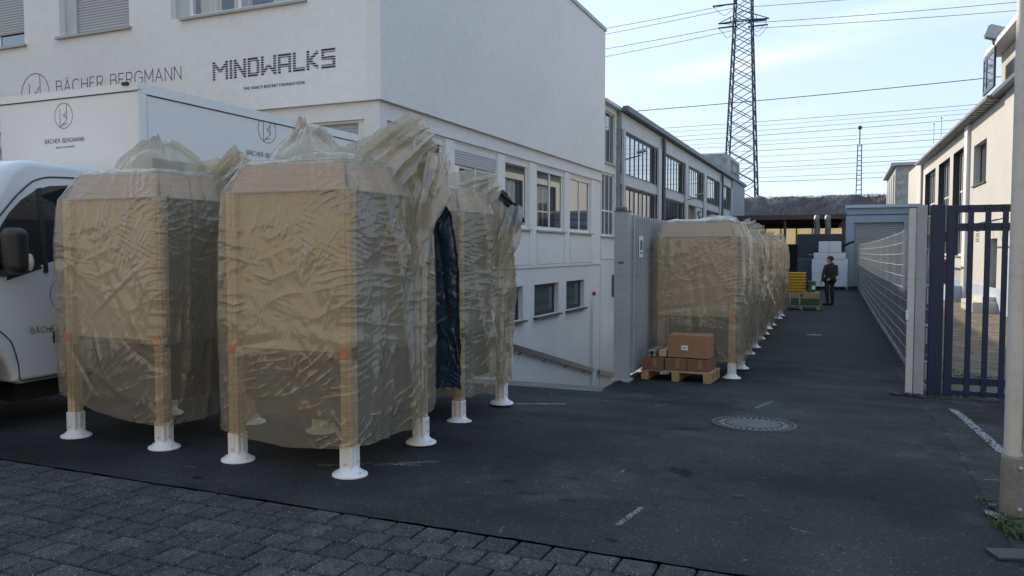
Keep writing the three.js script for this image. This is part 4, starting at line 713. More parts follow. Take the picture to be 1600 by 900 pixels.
machine('wrapped machine on white feet nearest the truck cab, leftmost', -5.58, -5.2, { seed: 11, hem: [0.4, 0.19, 0.34, 0.4], step: 0.015, tents: [[-0.08, -0.08, 0.31, 0.40, 1, 0.42], [-0.28, 0.1, 0.08, 0.2]], flare: 0.085, rightPleat: 0.8 }, [{ a: [0.22, 2.12, -0.2], b: [0.70, 2.36, -0.30], r: [0.25, 0.21, 0.19], n: 9, bend: [0, -0.02, 0] }, { a: [0.56, 1.35, -0.18], b: [0.66, 2.22, -0.3], r: [0.13, 0.16, 0.17], n: 5, flat: 1 }]);
machine('largest wrapped machine in front, with blue tarp at its back', -3.74, -5.14, { seed: 23, hem: [0.25, 0.23, 0.33, 0.3], step: 0.0145, tents: [[-0.26, -0.08, 0.35, 0.36, 1.0, 0.7], [-0.05, -0.1, 0.2, 0.3, 1, 0.9], [0.1, 0.1, 0.05, 0.3]], rightPleat: 1.1 }, [{ a: [0.2, 2.1, -0.05], b: [0.66, 2.56, -0.36], r: [0.27, 0.22, 0.17], n: 9, bend: [0, 0.03, 0] }, { a: [0.57, 1.5, -0.2], b: [0.70, 2.36, -0.42], r: [0.12, 0.17, 0.14], n: 5, flat: 1 }]);
machine('wrapped machine standing behind the blue tarp, nearest the office windows', -3.91, -7.19, { seed: 37, hem: [0.3, 0.28, 0.3, 0.3], step: 0.017, tents: [[0.28, -0.1, 0.07, 0.3, 1, 0.8]], rightPleat: 1.2, amp: 1.15 }, [{ a: [0.1, 2.12, 0], b: [0.58, 2.36, -0.24], r: [0.3, 0.2, 0.13] }, { a: [0.54, 1.4, -0.2], b: [0.66, 2.12, -0.38], r: [0.1, 0.16, 0.14], n: 5, flat: 1 }]);
machine('wrapped machine behind the pallet of cartons, beside the grey gate', -1.98, -12.0, { seed: 41, hem: [0.27, 0.27, 0.3, 0.3], step: 0.022, hx: 0.6, tents: [[0.25, 0.05, 0.1, 0.35, 0.8, 0.8]], rightPleat: 0.8 });
machine('second wrapped machine of the row along the yard', -2.12, -15.35, { seed: 53, hem: [0.27, 0.22, 0.3, 0.3], step: 0.03, tents: [[0.2, 0, 0.1, 0.4]], amp: 1.3, rightPleat: 1.4 }, [{ a: [0.1, 2.12, 0], b: [0.55, 2.36, 0], r: [0.3, 0.18, 0.12] }]);
machine('third wrapped machine of the row along the yard', -2.2, -18.2, { seed: 61, hem: [0.27, 0.3, 0.3, 0.3], step: 0.034, tents: [[0.2, 0.1, 0.14, 0.4]], amp: 1.3, rightPleat: 1.5 }, [{ a: [0.1, 2.12, 0], b: [0.5, 2.42, 0.1], r: [0.3, 0.2, 0.13] }]);
machine('fourth wrapped machine of the row along the yard', -2.25, -20.75, { seed: 71, hem: [0.3, 0.27, 0.3, 0.3], step: 0.036, tents: [[0.1, 0.1, 0.14, 0.4]], amp: 1.3, rightPleat: 1.3 }, [{ a: [0.1, 2.12, 0], b: [0.6, 2.3, 0.1], r: [0.3, 0.18, 0.12] }]);
machine('farthest wrapped machine of the row, beside the yellow crates', -2.27, -24.2, { seed: 83, hem: [0.27, 0.27, 0.3, 0.3], step: 0.038, tents: [[0.2, 0.1, 0.1, 0.4]], amp: 1.3, rightPleat: 1.4 }, [{ a: [0.1, 2.12, 0], b: [0.6, 2.36, -0.2], r: [0.3, 0.16, 0.12] }]);

// blue tarp hanging off the back of the front machine, black bag on top
{
  const NX = 90, NY = 130, g = new THREE.PlaneGeometry(1, 1, NX, NY), p = g.attributes.position;
  for (let i = 0; i < p.count; i++) {
    const u = p.getX(i) + 0.5, v = 0.5 - p.getY(i);
    const s = u * 0.95, y = mix(2.27, 0.37, v) + 0.03 * Math.sin(u * 9);
    // from the machine's back edge (left) to the outer hanging edge (right)
    let x = mix(-3.95, -3.2, u) + 0.12 * smooth(0, 0.5, v) * u, z = -5.79 - 0.22 * smooth(0.0, 0.22, v) - 0.05 * v;
    const top = smooth(0.18, 0, v); z += top * 0.16 * u; x -= top * 0.16;
    const c = crumple(s * 1.4, y * 1.2, 301) * 0.35 + 0.025 * Math.pow(1 - Math.abs(2 * vnoise(s * 6, y * 0.5, 302) - 1), 2);
    x += 0.5 * c; z -= 0.9 * c;
    p.setXYZ(i, x, y, z);
  }
  { const u = g.attributes.uv; for (let i = 0; i < u.count; i++) u.setXY(i, u.getX(i) * 0.9, u.getY(i) * 1.9); }
  g.computeVertexNormals();
  tag(mesh('blue_tarp', g, M.tarpBlue, null, { uv: false }), 'dark blue plastic tarp hanging between two wrapped machines', 'tarp');
  tag(mesh('black_bag', bunchGeo([{ a: [-3.44, 2.05, -5.94], b: [-3.42, 2.46, -6.02], r: [0.1, 0.1, 0.06], n: 5, flat: 1 }], 401), M.bagBlack, null, { uv: false }), 'black plastic bag knotted on top of the blue tarp', 'bag');
  tag(mesh('black_bag', bunchGeo([{ a: [-3.36, 2.2, -7.5], b: [-3.22, 1.86, -7.72], r: [0.06, 0.12, 0.1], n: 5, flat: 0.5 }], 411), M.bagBlack, null, { uv: false }), 'black plastic scrap at the back of the rear wrapped machine', 'bag');
}
// ---------------------------------------------------------------- pallet with cartons
function pallet(label, x, z, w, d, turn, group) {
  const y = gy(z) + 0.01, t = thing('pallet', label, 'pallet', [x, y, z], turn, group);
  for (let k = 0; k < 5; k++) mesh('deck_board', rbox(w, 0.02, d / 5 - 0.03, 0.003, 0, 0.132, -d / 2 + (k + 0.5) * d / 5), M.pallet, t);
  for (const sx of [-1, 0, 1]) { mesh('stringer', rbox(0.1, 0.02, d - 0.01, 0.003, sx * (w / 2 - 0.06), 0.011, 0), M.pallet, t); for (const sz of [-1, 0, 1]) mesh('block', rbox(0.1, 0.098, 0.12, 0.003, sx * (w / 2 - 0.06), 0.0715, sz * (d / 2 - 0.07)), M.pallet, t); }
  return t;
}
function carton(label, cx, cy, cz, w, h, d, turn, mat, opt = {}) {
  const t = thing('carton', label, 'carton', [cx, cy, cz], turn, opt.group);
  const b = rbox(w, h, d, 0.006, 0, h / 2, 0, 3), p = b.attributes.position; for (let i = 0; i < p.count; i++) { const k = 0.004 * (vnoise(p.getX(i) * 14 + cx * 9, p.getY(i) * 14 + p.getZ(i) * 9, 501) - 0.5); p.setX(i, p.getX(i) + k); p.setZ(i, p.getZ(i) - k); }
  mesh('box_body', b, mat, t);
  if (opt.flap) { mesh('flap', box(w - 0.01, 0.004, d / 2 - 0.006, 0, h + 0.003, d / 4), mat, t); mesh('flap', box(w - 0.01, 0.004, d / 2 - 0.006, 0, h + 0.003, -d / 4), mat, t); }
  if (opt.tape) mesh('tape', [box(0.05, h * 0.7, 0.002, w * 0.1, h * 0.6, d / 2 + 0.0025), box(0.05, 0.002, d, w * 0.1, h + 0.007, 0)], M.tape, t);
  if (opt.label) { mesh('paper_label', box(0.09, 0.065, 0.002, -w * 0.08, h * 0.45, d / 2 + 0.0025), M.paper, t); mesh('label_print', [box(0.07, 0.006, 0.001, -w * 0.08, h * 0.47, d / 2 + 0.0045), box(0.05, 0.006, 0.001, -w * 0.09, h * 0.43, d / 2 + 0.0045)], std(0.2, 0.2, 0.2, 0.8), t); }
  return t;
}
{
  const pz = -10.98, y = gy(pz) + 0.01 + 0.143;
  pallet('small wooden pallet carrying brown cartons in front of the wrapped machine', -2.1, pz, 0.98, 0.62, -0.06);
  const rowY = y, g = 'low cartons on the small pallet';
  [['left low taped carton on the small pallet', -2.42], ['middle low taped carton on the small pallet', -2.11], ['right low taped carton on the small pallet', -1.81]].forEach(([l, x], i) => carton(l, x, rowY, pz + 0.04 - 0.018 * (i - 1), 0.295, 0.165, 0.46, -0.06, M.cartonDark, { tape: true, group: g }));
  carton('large brown carton with white label on top of the low cartons', -1.955, rowY + 0.178, pz + 0.03, 0.56, 0.305, 0.36, -0.05, M.carton, { flap: true, label: true });
  const tb = thing('timber_offcut', 'short pale timber block beside the large carton', 'timber', [-2.30, rowY + 0.18, pz], -0.06); mesh('block', rbox(0.1, 0.09, 0.4, 0.004, 0, 0.046, 0.02), M.timber, tb);
  const al = thing('aluminium_profile', 'slotted aluminium profile lying on the left carton', 'profile', [-2.44, rowY + 0.18, pz], -0.06);
  const sq = new THREE.Shape([[-0.045, -0.045], [-0.012, -0.045], [-0.012, -0.03], [0.012, -0.03], [0.012, -0.045], [0.045, -0.045], [0.045, -0.012], [0.03, -0.012], [0.03, 0.012], [0.045, 0.012], [0.045, 0.045], [0.012, 0.045], [0.012, 0.03], [-0.012, 0.03], [-0.012, 0.045], [-0.045, 0.045], [-0.045, 0.012], [-0.03, 0.012], [-0.03, -0.012], [-0.045, -0.012]].map((q) => new THREE.Vector2(...q)));
  mesh('profile_bar', new THREE.ExtrudeGeometry(sq, { depth: 0.44, bevelEnabled: false }).translate(0, 0.047, -0.2), M.alu, al);
  mesh('end_face', box(0.05, 0.05, 0.004, 0, 0.047, 0.2425), M.black, al);
}
// ---------------------------------------------------------------- manhole cover
{
  const z = -7.84, t = thing('manhole_cover', 'round manhole cover with concrete centre and iron ring in the asphalt', 'manhole cover', [-0.79, gy(z) + 0.002, z]);
  t.rotation.x = -0.0378;
  const L = (pts, seg = 72) => new THREE.LatheGeometry(pts.map(([a, b]) => new THREE.Vector2(a, b)), seg);
  mesh('frame_ring', L([[0.405, -0.02], [0.405, 0.008], [0.385, 0.012], [0.365, 0.008], [0.365, -0.02]]), M.iron, t, { uv: false });
  mesh('cover_ring', L([[0.355, -0.02], [0.355, 0.009], [0.335, 0.011], [0.332, 0.0], [0.268, 0.0], [0.262, 0.011], [0.255, 0.012], [0.252, -0.01]]), M.iron, t, { uv: false });
  mesh('concrete_fill', L([[0.251, -0.01], [0.25, 0.009], [0.12, 0.012], [0, 0.012]]), M.manConcrete, t);
  for (let k = 0; k < 32; k++) { const a = (k / 32) * 6.2832; mesh('lug', rbox(0.044, 0.011, 0.026, 0.003, 0.3, 0.0035, 0).rotateY(a), M.wornIron, t, { uv: false }); }
  for (let k = 0; k < 48; k++) { const a = (k / 48) * 6.2832; mesh('stud', rbox(0.012, 0.008, 0.016, 0.002, 0.375, 0.012, 0).rotateY(a), M.wornIron, t, { uv: false }); }
}
{
  const z = -14.6 * 1.3, t = tag(mesh('drain_cover', [cyl(0.18, 0.18, 0.01, -0.62, gy(z) + 0.002, z, 24)], M.manConcrete), 'small pale round drain cover far down the yard', 'drain cover');
}
// ---------------------------------------------------------------- left grey gate, open along the row
{
  const z0 = -10.37, p = thing('gate_post', 'thick grey steel gate post beside the ramp', 'gate post', [-2.78, gy(z0), z0]);
  mesh('post_body', rbox(0.19, 2.3, 0.19, 0.008, 0, 1.15, 0), M.gateGrey, p); mesh('foot_plate', rbox(0.25, 0.03, 0.26, 0.004, 0, 0.017, 0), M.gateGrey, p);
  mesh('post_cap', rbox(0.2, 0.02, 0.2, 0.004, 0, 2.311, 0), M.zinc, p); mesh('name_plate', box(0.08, 0.03, 0.004, 0.0, 1.62, 0.098), std(0.1, 0.11, 0.13, 0.4), p);
  mesh('camera_head', [rbox(0.14, 0.05, 0.12, 0.015, -0.02, 2.35, 0.02), cyl(0.02, 0.02, 0.03, 0, 2.32, 0)], M.zinc, p);
  mesh('lock_box', rbox(0.05, 0.3, 0.08, 0.005, -0.121, 1.3, 0.0), M.zinc, p);
  for (const y of [0.35, 1.18, 2.0]) mesh('hinge', [rod(V3(0.05, y - 0.14, -0.15), V3(0.05, y + 0.14, -0.15), 0.018), box(0.02, 0.05, 0.15, 0.05, y, -0.11), box(0.03, 0.05, 0.09, 0.05, y + 0.06, -0.2)], M.galv, p);
  const g = thing('grey_gate_leaf', 'grey metal gate leaf of vertical bars, swung open beside the wrapped machine', 'gate', [-2.74, gy(-11), -10.62]);
  const Lz = 2.95, yb = 0.1, yt = 2.3;
  mesh('stile', rbox(0.1, yt - yb, 0.13, 0.006, 0, (yt + yb) / 2, -0.065), M.gateGrey, g); mesh('stile', rbox(0.08, yt - yb, 0.1, 0.006, 0, (yt + yb) / 2, -Lz + 0.05), M.gateGrey, g);
  for (const y of [0.16, 0.42, 1.86, 2.25]) mesh('cross_rail', rbox(0.045, 0.07, Lz - 0.24, 0.004, 0, y, -Lz / 2 - 0.01), M.gateGrey, g);
  for (let k = 0; k < 24; k++) mesh('bar', rbox(0.03, yt - yb - 0.02, 0.045, 0.003, 0.04, (yt + yb) / 2, -0.19 - k * 0.112), M.gateGrey, g);
  const s = mesh('notice_plate', box(0.006, 0.3, 0.22, 0.061, 1.86, -0.36), M.paper, g); mesh('notice_print', [box(0.002, 0.14, 0.13, 0.0655, 1.88, -0.36), box(0.002, 0.02, 0.16, 0.0655, 1.77, -0.36)], std(0.12, 0.13, 0.14, 0.7), s);
}
// ---------------------------------------------------------------- right gate of blue steel, white fence post
{
  const z = -10.95, y0 = gy(z) - 0.006;
  const a = thing('fence_end_post', 'pale twin fence post with grey plate beside the blue gate', 'gate post', [0.82, y0, z]);
  mesh('post_body', rbox(0.08, 2.33, 0.08, 0.006, -0.06, 1.165, 0), M.whitePost, a); mesh('plate_post', rbox(0.115, 2.37, 0.06, 0.006, 0.045, 1.185, 0.02), M.gateGrey, a);
  for (const y of [0.3, 0.75, 1.25, 1.7, 2.1]) mesh('hinge', [rod(V3(0.122, y - 0.1, 0.03), V3(0.122, y + 0.1, 0.03), 0.012), box(0.04, 0.02, 0.03, 0.118, y + 0.13, 0.03)], M.galv, a);
  mesh('latch', rbox(0.03, 0.12, 0.03, 0.008, -0.1, 1.0, 0.05), M.footWhite, a);
  const p = thing('blue_gate_post', 'solid dark blue steel gate post next to the pale fence post', 'gate post', [1.04, y0, z]);
  mesh('post_body', rbox(0.155, 2.37, 0.1, 0.008, 0, 1.185, 0), M.gateBlue, p); mesh('spacer', box(0.04, 0.12, 0.04, 0.09, 1.98, 0), M.gateBlue, p);
  const g = thing('blue_gate_leaf', 'dark blue barred gate leaf behind the lamp pole', 'gate', [1.14, y0, z]);
  const yb = 0.02, yt = 2.36, w = 2.6;
  mesh('stile', rbox(0.09, yt - yb, 0.06, 0.006, 0.045, (yb + yt) / 2, 0), M.gateBlue, g);
  mesh('stile', rbox(0.09, yt - yb, 0.06, 0.006, w - 0.045, (yb + yt) / 2, 0), M.gateBlue, g);
  for (const [ya, yc] of [[2.27, 2.36], [2.045, 2.14], [0.165, 0.255], [0.03, 0.09]]) mesh('cross_rail', rbox(w - 0.18, yc - ya, 0.04, 0.004, w / 2, (ya + yc) / 2, 0), M.gateBlue, g);
  for (let k = 0; k < 13; k++) { const b = mesh('bar', rbox(0.062, yt - yb, 0.025, 0.004, 0.25 + k * 0.18, (yb + yt) / 2, 0.033), M.gateBlue, g); for (const y of [2.32, 2.09]) mesh('bolt', new THREE.SphereGeometry(0.014, 8, 6).translate(0.25 + k * 0.18, y, 0.047), M.black, b, { uv: false }); }
}
{ // mesh fence along the yard
  const A = V3(0.995, 0, -11.15), B = V3(0.62, 0, -46), len = A.distanceTo(B), f = thing('mesh_fence', 'long galvanised wire mesh fence running down the right side of the yard', 'fence');
  const dir = B.clone().sub(A).normalize(), N = 14, Lp = len / N, at = (s) => A.clone().addScaledVector(dir, s);
  for (let k = 0; k <= N; k++) { const p = at(k * Lp), y = gy(p.z); if (k) mesh('fence_post', box(0.05, 2.3, 0.06, p.x + 0.05, y + 1.15, p.z), M.galv, f); }
  for (let k = 0; k < N; k++) {
    const gs = [], s0 = k * Lp + 0.03, s1 = (k + 1) * Lp - 0.03, p0 = at(s0), p1 = at(s1), y0 = gy(p0.z), y1 = gy(p1.z), mid = at((s0 + s1) / 2);
    const nv = 13; for (let i = 0; i <= nv; i++) { const p = p0.clone().lerp(p1, i / nv), y = mix(y0, y1, i / nv); gs.push(box(0.005, 2.18, 0.005, p.x, y + 1.15, p.z)); }
    for (let i = 0; i < 12; i++) { const h = 0.07 + i * 0.197, bow = 0.012 * Math.sin(i * 1.7 + k); const m = mid.clone(); gs.push(bar(V3(p0.x - 0.007, y0 + h, p0.z), V3(m.x - 0.007 + bow, (y0 + y1) / 2 + h - 0.012, m.z), 0.009, 0.009), bar(V3(m.x - 0.007 + bow, (y0 + y1) / 2 + h - 0.012, m.z), V3(p1.x - 0.007, y1 + h, p1.z), 0.009, 0.009)); }
    mesh('mesh_panel', gs, M.fenceWire, f);
    const sc = []; for (let i = 0; i < 18; i++) { const p = p0.clone().lerp(p1, (i + 0.5) / 18), y = mix(y0, y1, (i + 0.5) / 18); sc.push(box(i % 2 ? 0.008 : 0.02, 1.2, (Lp - 0.06) / 18, p.x + 0.03 + (i % 2 ? 0 : 0.006), y + 0.63, p.z)); }
    mesh('dark_lower_sheet', sc, M.screen, f);  // dark ribbed sheet added to make the fence's lower half dark
  }
}
{ // kerb strip with weeds and litter at the fence foot
  struct('fence_kerb', [bar(V3(1.02, gy(-11.2) - 0.03, -11.2), V3(1.02 - 0.04, gy(-14) - 0.03, -14), 0.08, 0.1), bar(V3(0.98, gy(-14) - 0.03, -14), V3(0.65, gy(-46) - 0.03, -46), 0.08, 0.1)], M.concrete);
  const tuft = (cx, cz, r, n, seed, hmax) => { const rg = mulberry(seed), P = []; for (let i = 0; i < n; i++) { const a = rg() * 6.28, d = Math.sqrt(rg()) * r, x = cx + Math.cos(a) * d, z = cz + Math.sin(a) * d * 1.2, y = gy(z), h = hmax * (0.3 + rg()), b = rg() * 6.28, w = 0.002 + rg() * 0.003, l = (0.3 + rg()) * h * 0.9; const wx = Math.cos(b + 1.57) * w, wz = Math.sin(b + 1.57) * w, mx = x + Math.cos(b) * l * 0.4, mz = z + Math.sin(b) * l * 0.4, tx = x + Math.cos(b) * l, tz = z + Math.sin(b) * l; P.push(x - wx, y, z - wz, x + wx, y, z + wz, mx + wx, y + h * 0.7, mz + wz, x - wx, y, z - wz, mx + wx, y + h * 0.7, mz + wz, mx - wx, y + h * 0.7, mz - wz, mx - wx, y + h * 0.7, mz - wz, mx + wx, y + h * 0.7, mz + wz, tx, y + h * 0.85, tz); } const g = new THREE.BufferGeometry(); g.setAttribute('position', new THREE.Float32BufferAttribute(P, 3)); g.computeVertexNormals(); return g; };
  tag(mesh('grass', [tuft(0.95, -5.2, 0.14, 420, 1, 0.05), tuft(0.86, -5.42, 0.07, 120, 2, 0.03), tuft(1.05, -5.05, 0.15, 300, 3, 0.045), tuft(0.87, -5.75, 0.06, 60, 4, 0.025), tuft(1.5, -13.2, 0.5, 500, 5, 0.05), tuft(2.0, -12.6, 0.5, 400, 6, 0.04), tuft(1.2, -10.9, 0.25, 80, 7, 0.03)], M.weed), 'thin grass and moss growing at the pole foot and gate', 'grass', null, 'stuff');
  const rg = mulberry(19), lv = []; const lit = (cx, cz, sx, sz, n, s) => { for (let i = 0; i < n; i++) { const x = cx + (rg() - 0.5) * sx, z = cz + (rg() - 0.5) * sz; lv.push(new THREE.PlaneGeometry(s * (0.5 + rg()), s * (0.4 + rg() * 0.6)).rotateX(-1.57 + (rg() - 0.5) * 0.9).rotateY(rg() * 6).translate(x, gy(z) + 0.012 + rg() * 0.015, z)); } };
  lit(0.72, -10.85, 0.35, 0.3, 110, 0.04); lit(1.3, -10.7, 1.0, 0.2, 120, 0.03); for (let z = -11.5; z > -40; z -= 0.4) lit(0.92 - (-z - 12) * 0.0107, z, 0.16, 0.4, 7, 0.035); lit(0.9, -5.6, 0.2, 0.5, 40, 0.02);
  tag(mesh('leaf_litter', lv, M.leaf), 'dry brown leaf litter along the fence foot', 'leaf litter', null, 'stuff');
}
{ // near pole at the right edge
  const p = thing('steel_pole', 'pale steel pole on a grey concrete sleeve at the right edge', 'pole', [0.957, 0, -5.5]);
  mesh('sleeve', [new THREE.LatheGeometry([[0, 0], [0.064, 0], [0.064, 0.35], [0.06, 0.365], [0.05, 0.37]].map((q) => new THREE.Vector2(...q)), 28)], M.concrete, p);
  mesh('pole_tube', [cyl(0.052, 0.05, 5.2, 0, 0.36, 0, 28)], M.whitePost, p);
  mesh('rail_channel', [rbox(0.035, 4.9, 0.05, 0.004, 0.075, 2.85, 0.01), rbox(0.012, 4.9, 0.03, 0.003, 0.05, 2.85, 0.035)], M.whitePost, p);
  const st = mesh('perforated_strip', rbox(0.016, 0.36, 0.012, 0.003, 0.056, 1.42, 0.062), std(0.10, 0.085, 0.075, 0.6), p);
  for (let k = 0; k < 7; k++) mesh('rivet', new THREE.SphereGeometry(0.005, 8, 6).translate(0.056, 1.28 + k * 0.047, 0.069), M.zinc, st, { uv: false });
  mesh('catch_plate', rbox(0.016, 0.09, 0.012, 0.003, 0.056, 1.19, 0.062), M.galv, p);
  for (const y of [0.05, 0.3]) mesh('bolt', new THREE.SphereGeometry(0.014, 10, 8).translate(0.03, y, 0.06), M.galv, p, { uv: false });
  const k = thing('stone_chip', 'flat pale stone chip beside the pole foot', 'stone', [0.86, 0.0, -5.42]); mesh('chip', new THREE.DodecahedronGeometry(0.05, 0).scale(0.8, 0.15, 2.0).rotateY(0.5).translate(0, 0.008, 0), M.concrete, k);
  const k2 = thing('stone_chip', 'small round pebble beside the pole foot', 'stone', [0.875, 0.0, -5.62]); mesh('chip', new THREE.DodecahedronGeometry(0.022, 1).scale(1.2, 0.5, 1).translate(0, 0.01, 0), M.manConcrete, k2);
  const d = thing('ground_plate', 'dark flat metal plate lying on the asphalt in the corner', 'plate', [0.83, 0.004, -4.74]); mesh('plate', box(0.2, 0.012, 0.14, 0, 0.006, 0).rotateY(0.35), M.iron, d);
}
// ---------------------------------------------------------------- far end of the yard
{
  const z = -27.9, y = gy(z), t = pallet('pallet under the green and wooden box', -1.32, z, 1.15, 0.8, 0);
  const b = thing('wooden_box', 'wooden box with green lower board on a pallet', 'box', [-1.32, y + 0.155, z]);
  for (const sz of [-1, 1]) { mesh('board', box(1.1, 0.22, 0.03, 0, 0.11, sz * 0.36), M.boxGreen, b); mesh('board', box(1.1, 0.2, 0.03, 0, 0.325, sz * 0.36), M.pallet, b); }
  for (const sx of [-1, 1]) { mesh('board', box(0.03, 0.22, 0.69, sx * 0.535, 0.11, 0), M.boxGreen, b); mesh('board', box(0.03, 0.2, 0.69, sx * 0.535, 0.325, 0), M.pallet, b); mesh('corner_post', box(0.04, 0.42, 0.03, sx * 0.15 - 0.2, 0.21, 0.392), M.galv, b); }
  mesh('stencil', box(0.05, 0.1, 0.002, 0.0, 0.33, 0.378), M.black, b); mesh('lid', box(1.0, 0.02, 0.68, 0, 0.41, 0), M.pallet, b);
  const ord = ['lowest', 'second lowest', 'third lowest', 'middle', 'third highest', 'second highest', 'topmost'];
  for (let k = 0; k < 7; k++) {
    const c = thing('plastic_crate', `${ord[k]} yellow plastic crate of the stack by the person`, 'crate', [-1.52, y + 0.58 + k * 0.094, z + 0.02], (hash2(k, 3) - 0.5) * 0.03, 'yellow crates');
    mesh('tray', [box(0.54, 0.062, 0.02, 0, 0.031, 0.165), box(0.54, 0.062, 0.02, 0, 0.031, -0.165), box(0.02, 0.062, 0.31, 0.26, 0.031, 0), box(0.02, 0.062, 0.31, -0.26, 0.031, 0), box(0.5, 0.01, 0.31, 0, 0.006, 0)], M.yellowShaded, c);
    mesh('rim', [box(0.62, 0.026, 0.035, 0, 0.073, 0.205), box(0.62, 0.026, 0.035, 0, 0.073, -0.205), box(0.035, 0.026, 0.375, 0.2925, 0.073, 0), box(0.035, 0.026, 0.375, -0.2925, 0.073, 0)], M.yellow, c);
  }
  const dr = thing('plastic_drum', 'green plastic drum with white label beside the yellow crates', 'drum', [-1.03, y + 0.585, z + 0.0]);
  mesh('drum_body', new THREE.LatheGeometry([[0, 0], [0.125, 0], [0.135, 0.02], [0.14, 0.33], [0.15, 0.335], [0.15, 0.36], [0, 0.365]].map((q) => new THREE.Vector2(...q)), 24), M.green, dr); mesh('drum_label', new THREE.CylinderGeometry(0.1405, 0.1385, 0.12, 10, 1, true, 0.2, 0.9).translate(0, 0.15, 0), M.paper, dr);
}
{ // white foam blocks on a pallet
  const z = -43.1, y = gy(z); pallet('far pallet under the stacked white blocks', -0.72, z, 1.75, 1.0, 0);
  const blocks = [['widest white block at the bottom of the far stack', -0.73, 0.155, 1.66, 0.66], ['second white block from the bottom of the far stack', -0.74, 0.82, 1.68, 0.70], ['third white block of the far stack, under the small one', -0.74, 1.525, 1.48, 0.33], ['small topmost white block of the far stack', -0.735, 1.86, 1.04, 0.57]];
  for (const [l, x, h, w, hh] of blocks) { const b = thing('white_block', l, 'foam block', [x, y + h, z], (hash2(h * 100, 4) - 0.5) * 0.04, 'stacked white blocks'); mesh('block', rbox(w, hh - 0.004, 0.8, 0.02, 0, hh / 2, 0), M.foam, b); mesh('wrap_band', box(0.015, hh - 0.02, 0.004, -0.02, hh / 2, 0.403), std(0.1, 0.1, 0.1, 0.6), b); }
}
{
  const z = -45.2, y = -0.35, m = thing('dark_machine', 'large dark blue workshop machine under the canopy', 'machine', [-1.2, y, z]);
  mesh('housing', [rbox(2.35, 2.85, 1.4, 0.05, -0.02, 1.425, 0)], M.darkMachine, m); mesh('side_bin', [rbox(0.75, 1.55, 0.5, 0.04, -0.75, 0.78, 0.96)], std(0.05, 0.065, 0.085, 0.5), m); mesh('arm', bar(V3(1.05, 2.2, 0.8), V3(1.6, 2.45, 1.3), 0.1, 0.1), M.darkMachine, m);
  mesh('door_frame', [box(0.8, 0.05, 0.05, -0.2, 1.75, 0.74)], M.galv, m);
  for (const x of [-0.24, 0.3]) mesh('exhaust_duct', tube([V3(x, 2.8, 0.1), V3(x + 0.02, 3.2, 0.1), V3(x - 0.02, 3.6, 0.1), V3(x, 3.78, -0.1)], 0.15, 24, 14), M.zinc, m);
  const c = thing('canopy', 'brown steel canopy roof over the far end of the yard', 'canopy', [0, -0.35, 0]);
  mesh('roof_deck', span(-6.3, -0.05, 3.88, 3.98, -58, -47.1), M.canopyBrown, c); mesh('edge_beam', span(-6.35, -0.02, 3.72, 3.985, -47.1, -46.98), M.canopyBrown, c);
  for (const x of [-6.2, -3.2, -0.15]) mesh('column', span(x - 0.07, x + 0.07, 0, 3.88, -47.3, -47.16), M.canopyBrown, c);
  for (const zz of [-50, -54, -57.5]) mesh('cross_beam', span(-6.3, -0.05, 3.6, 3.875, zz - 0.08, zz + 0.08), M.canopyBrown, c);
  mesh('back_wall', [span(-6.3, -0.05, 0, 2.4, -58.1, -58)], M.darkMachine, c);
  for (let k = 0; k < 6; k++) mesh('light_panel', span(-6.25 + k * 1.035, -5.29 + k * 1.035, 2.42, 3.5, -58.07, -58.04), M.translucent, c);
  for (let k = 0; k < 7; k++) mesh('post', span(-6.3 + k * 1.035, -6.25 + k * 1.035, 2.4, 3.6, -58.1, -58), M.canopyBrown, c);
  mesh('pipe', tube([V3(-6, 2.9, -50), V3(-5.6, 3.3, -50), V3(-5, 3.4, -50), V3(-0.4, 3.4, -50)], 0.12, 40, 10), M.black, c);
  const s = thing('blue_shed', 'pale blue shed with grey roller door behind the fence end', 'shed', [0, -0.35, 0]);
  mesh('wall', [span(0.0, 0.42, 0, 3.9, -52, -47.0), span(2.86, 3.55, 0, 3.9, -52, -47.0), span(0.42, 2.86, 3.5, 3.9, -52, -47.0)], M.shedBlue, s); mesh('roof_edge', [span(-0.05, 3.6, 4.3, 4.46, -52.1, -46.85)], M.shedTrim, s); mesh('fascia', span(0, 3.55, 3.94, 4.298, -52, -47), M.shedBlue, s); mesh('trim_strip', span(-0.01, 3.56, 3.9, 3.94, -52, -46.97), M.darkFrame, s);
  const rd = mesh('roller_door', span(0.42, 2.86, 0, 3.5, -47.5, -47.2), M.rollDoor, s); for (let k = 0; k < 30; k++) mesh('slat', new THREE.CylinderGeometry(0.055, 0.055, 2.42, 6).rotateZ(Math.PI / 2).scale(1, 1, 0.3).translate(1.64, 0.06 + k * 0.116, -47.19), M.rollDoor, rd);
}
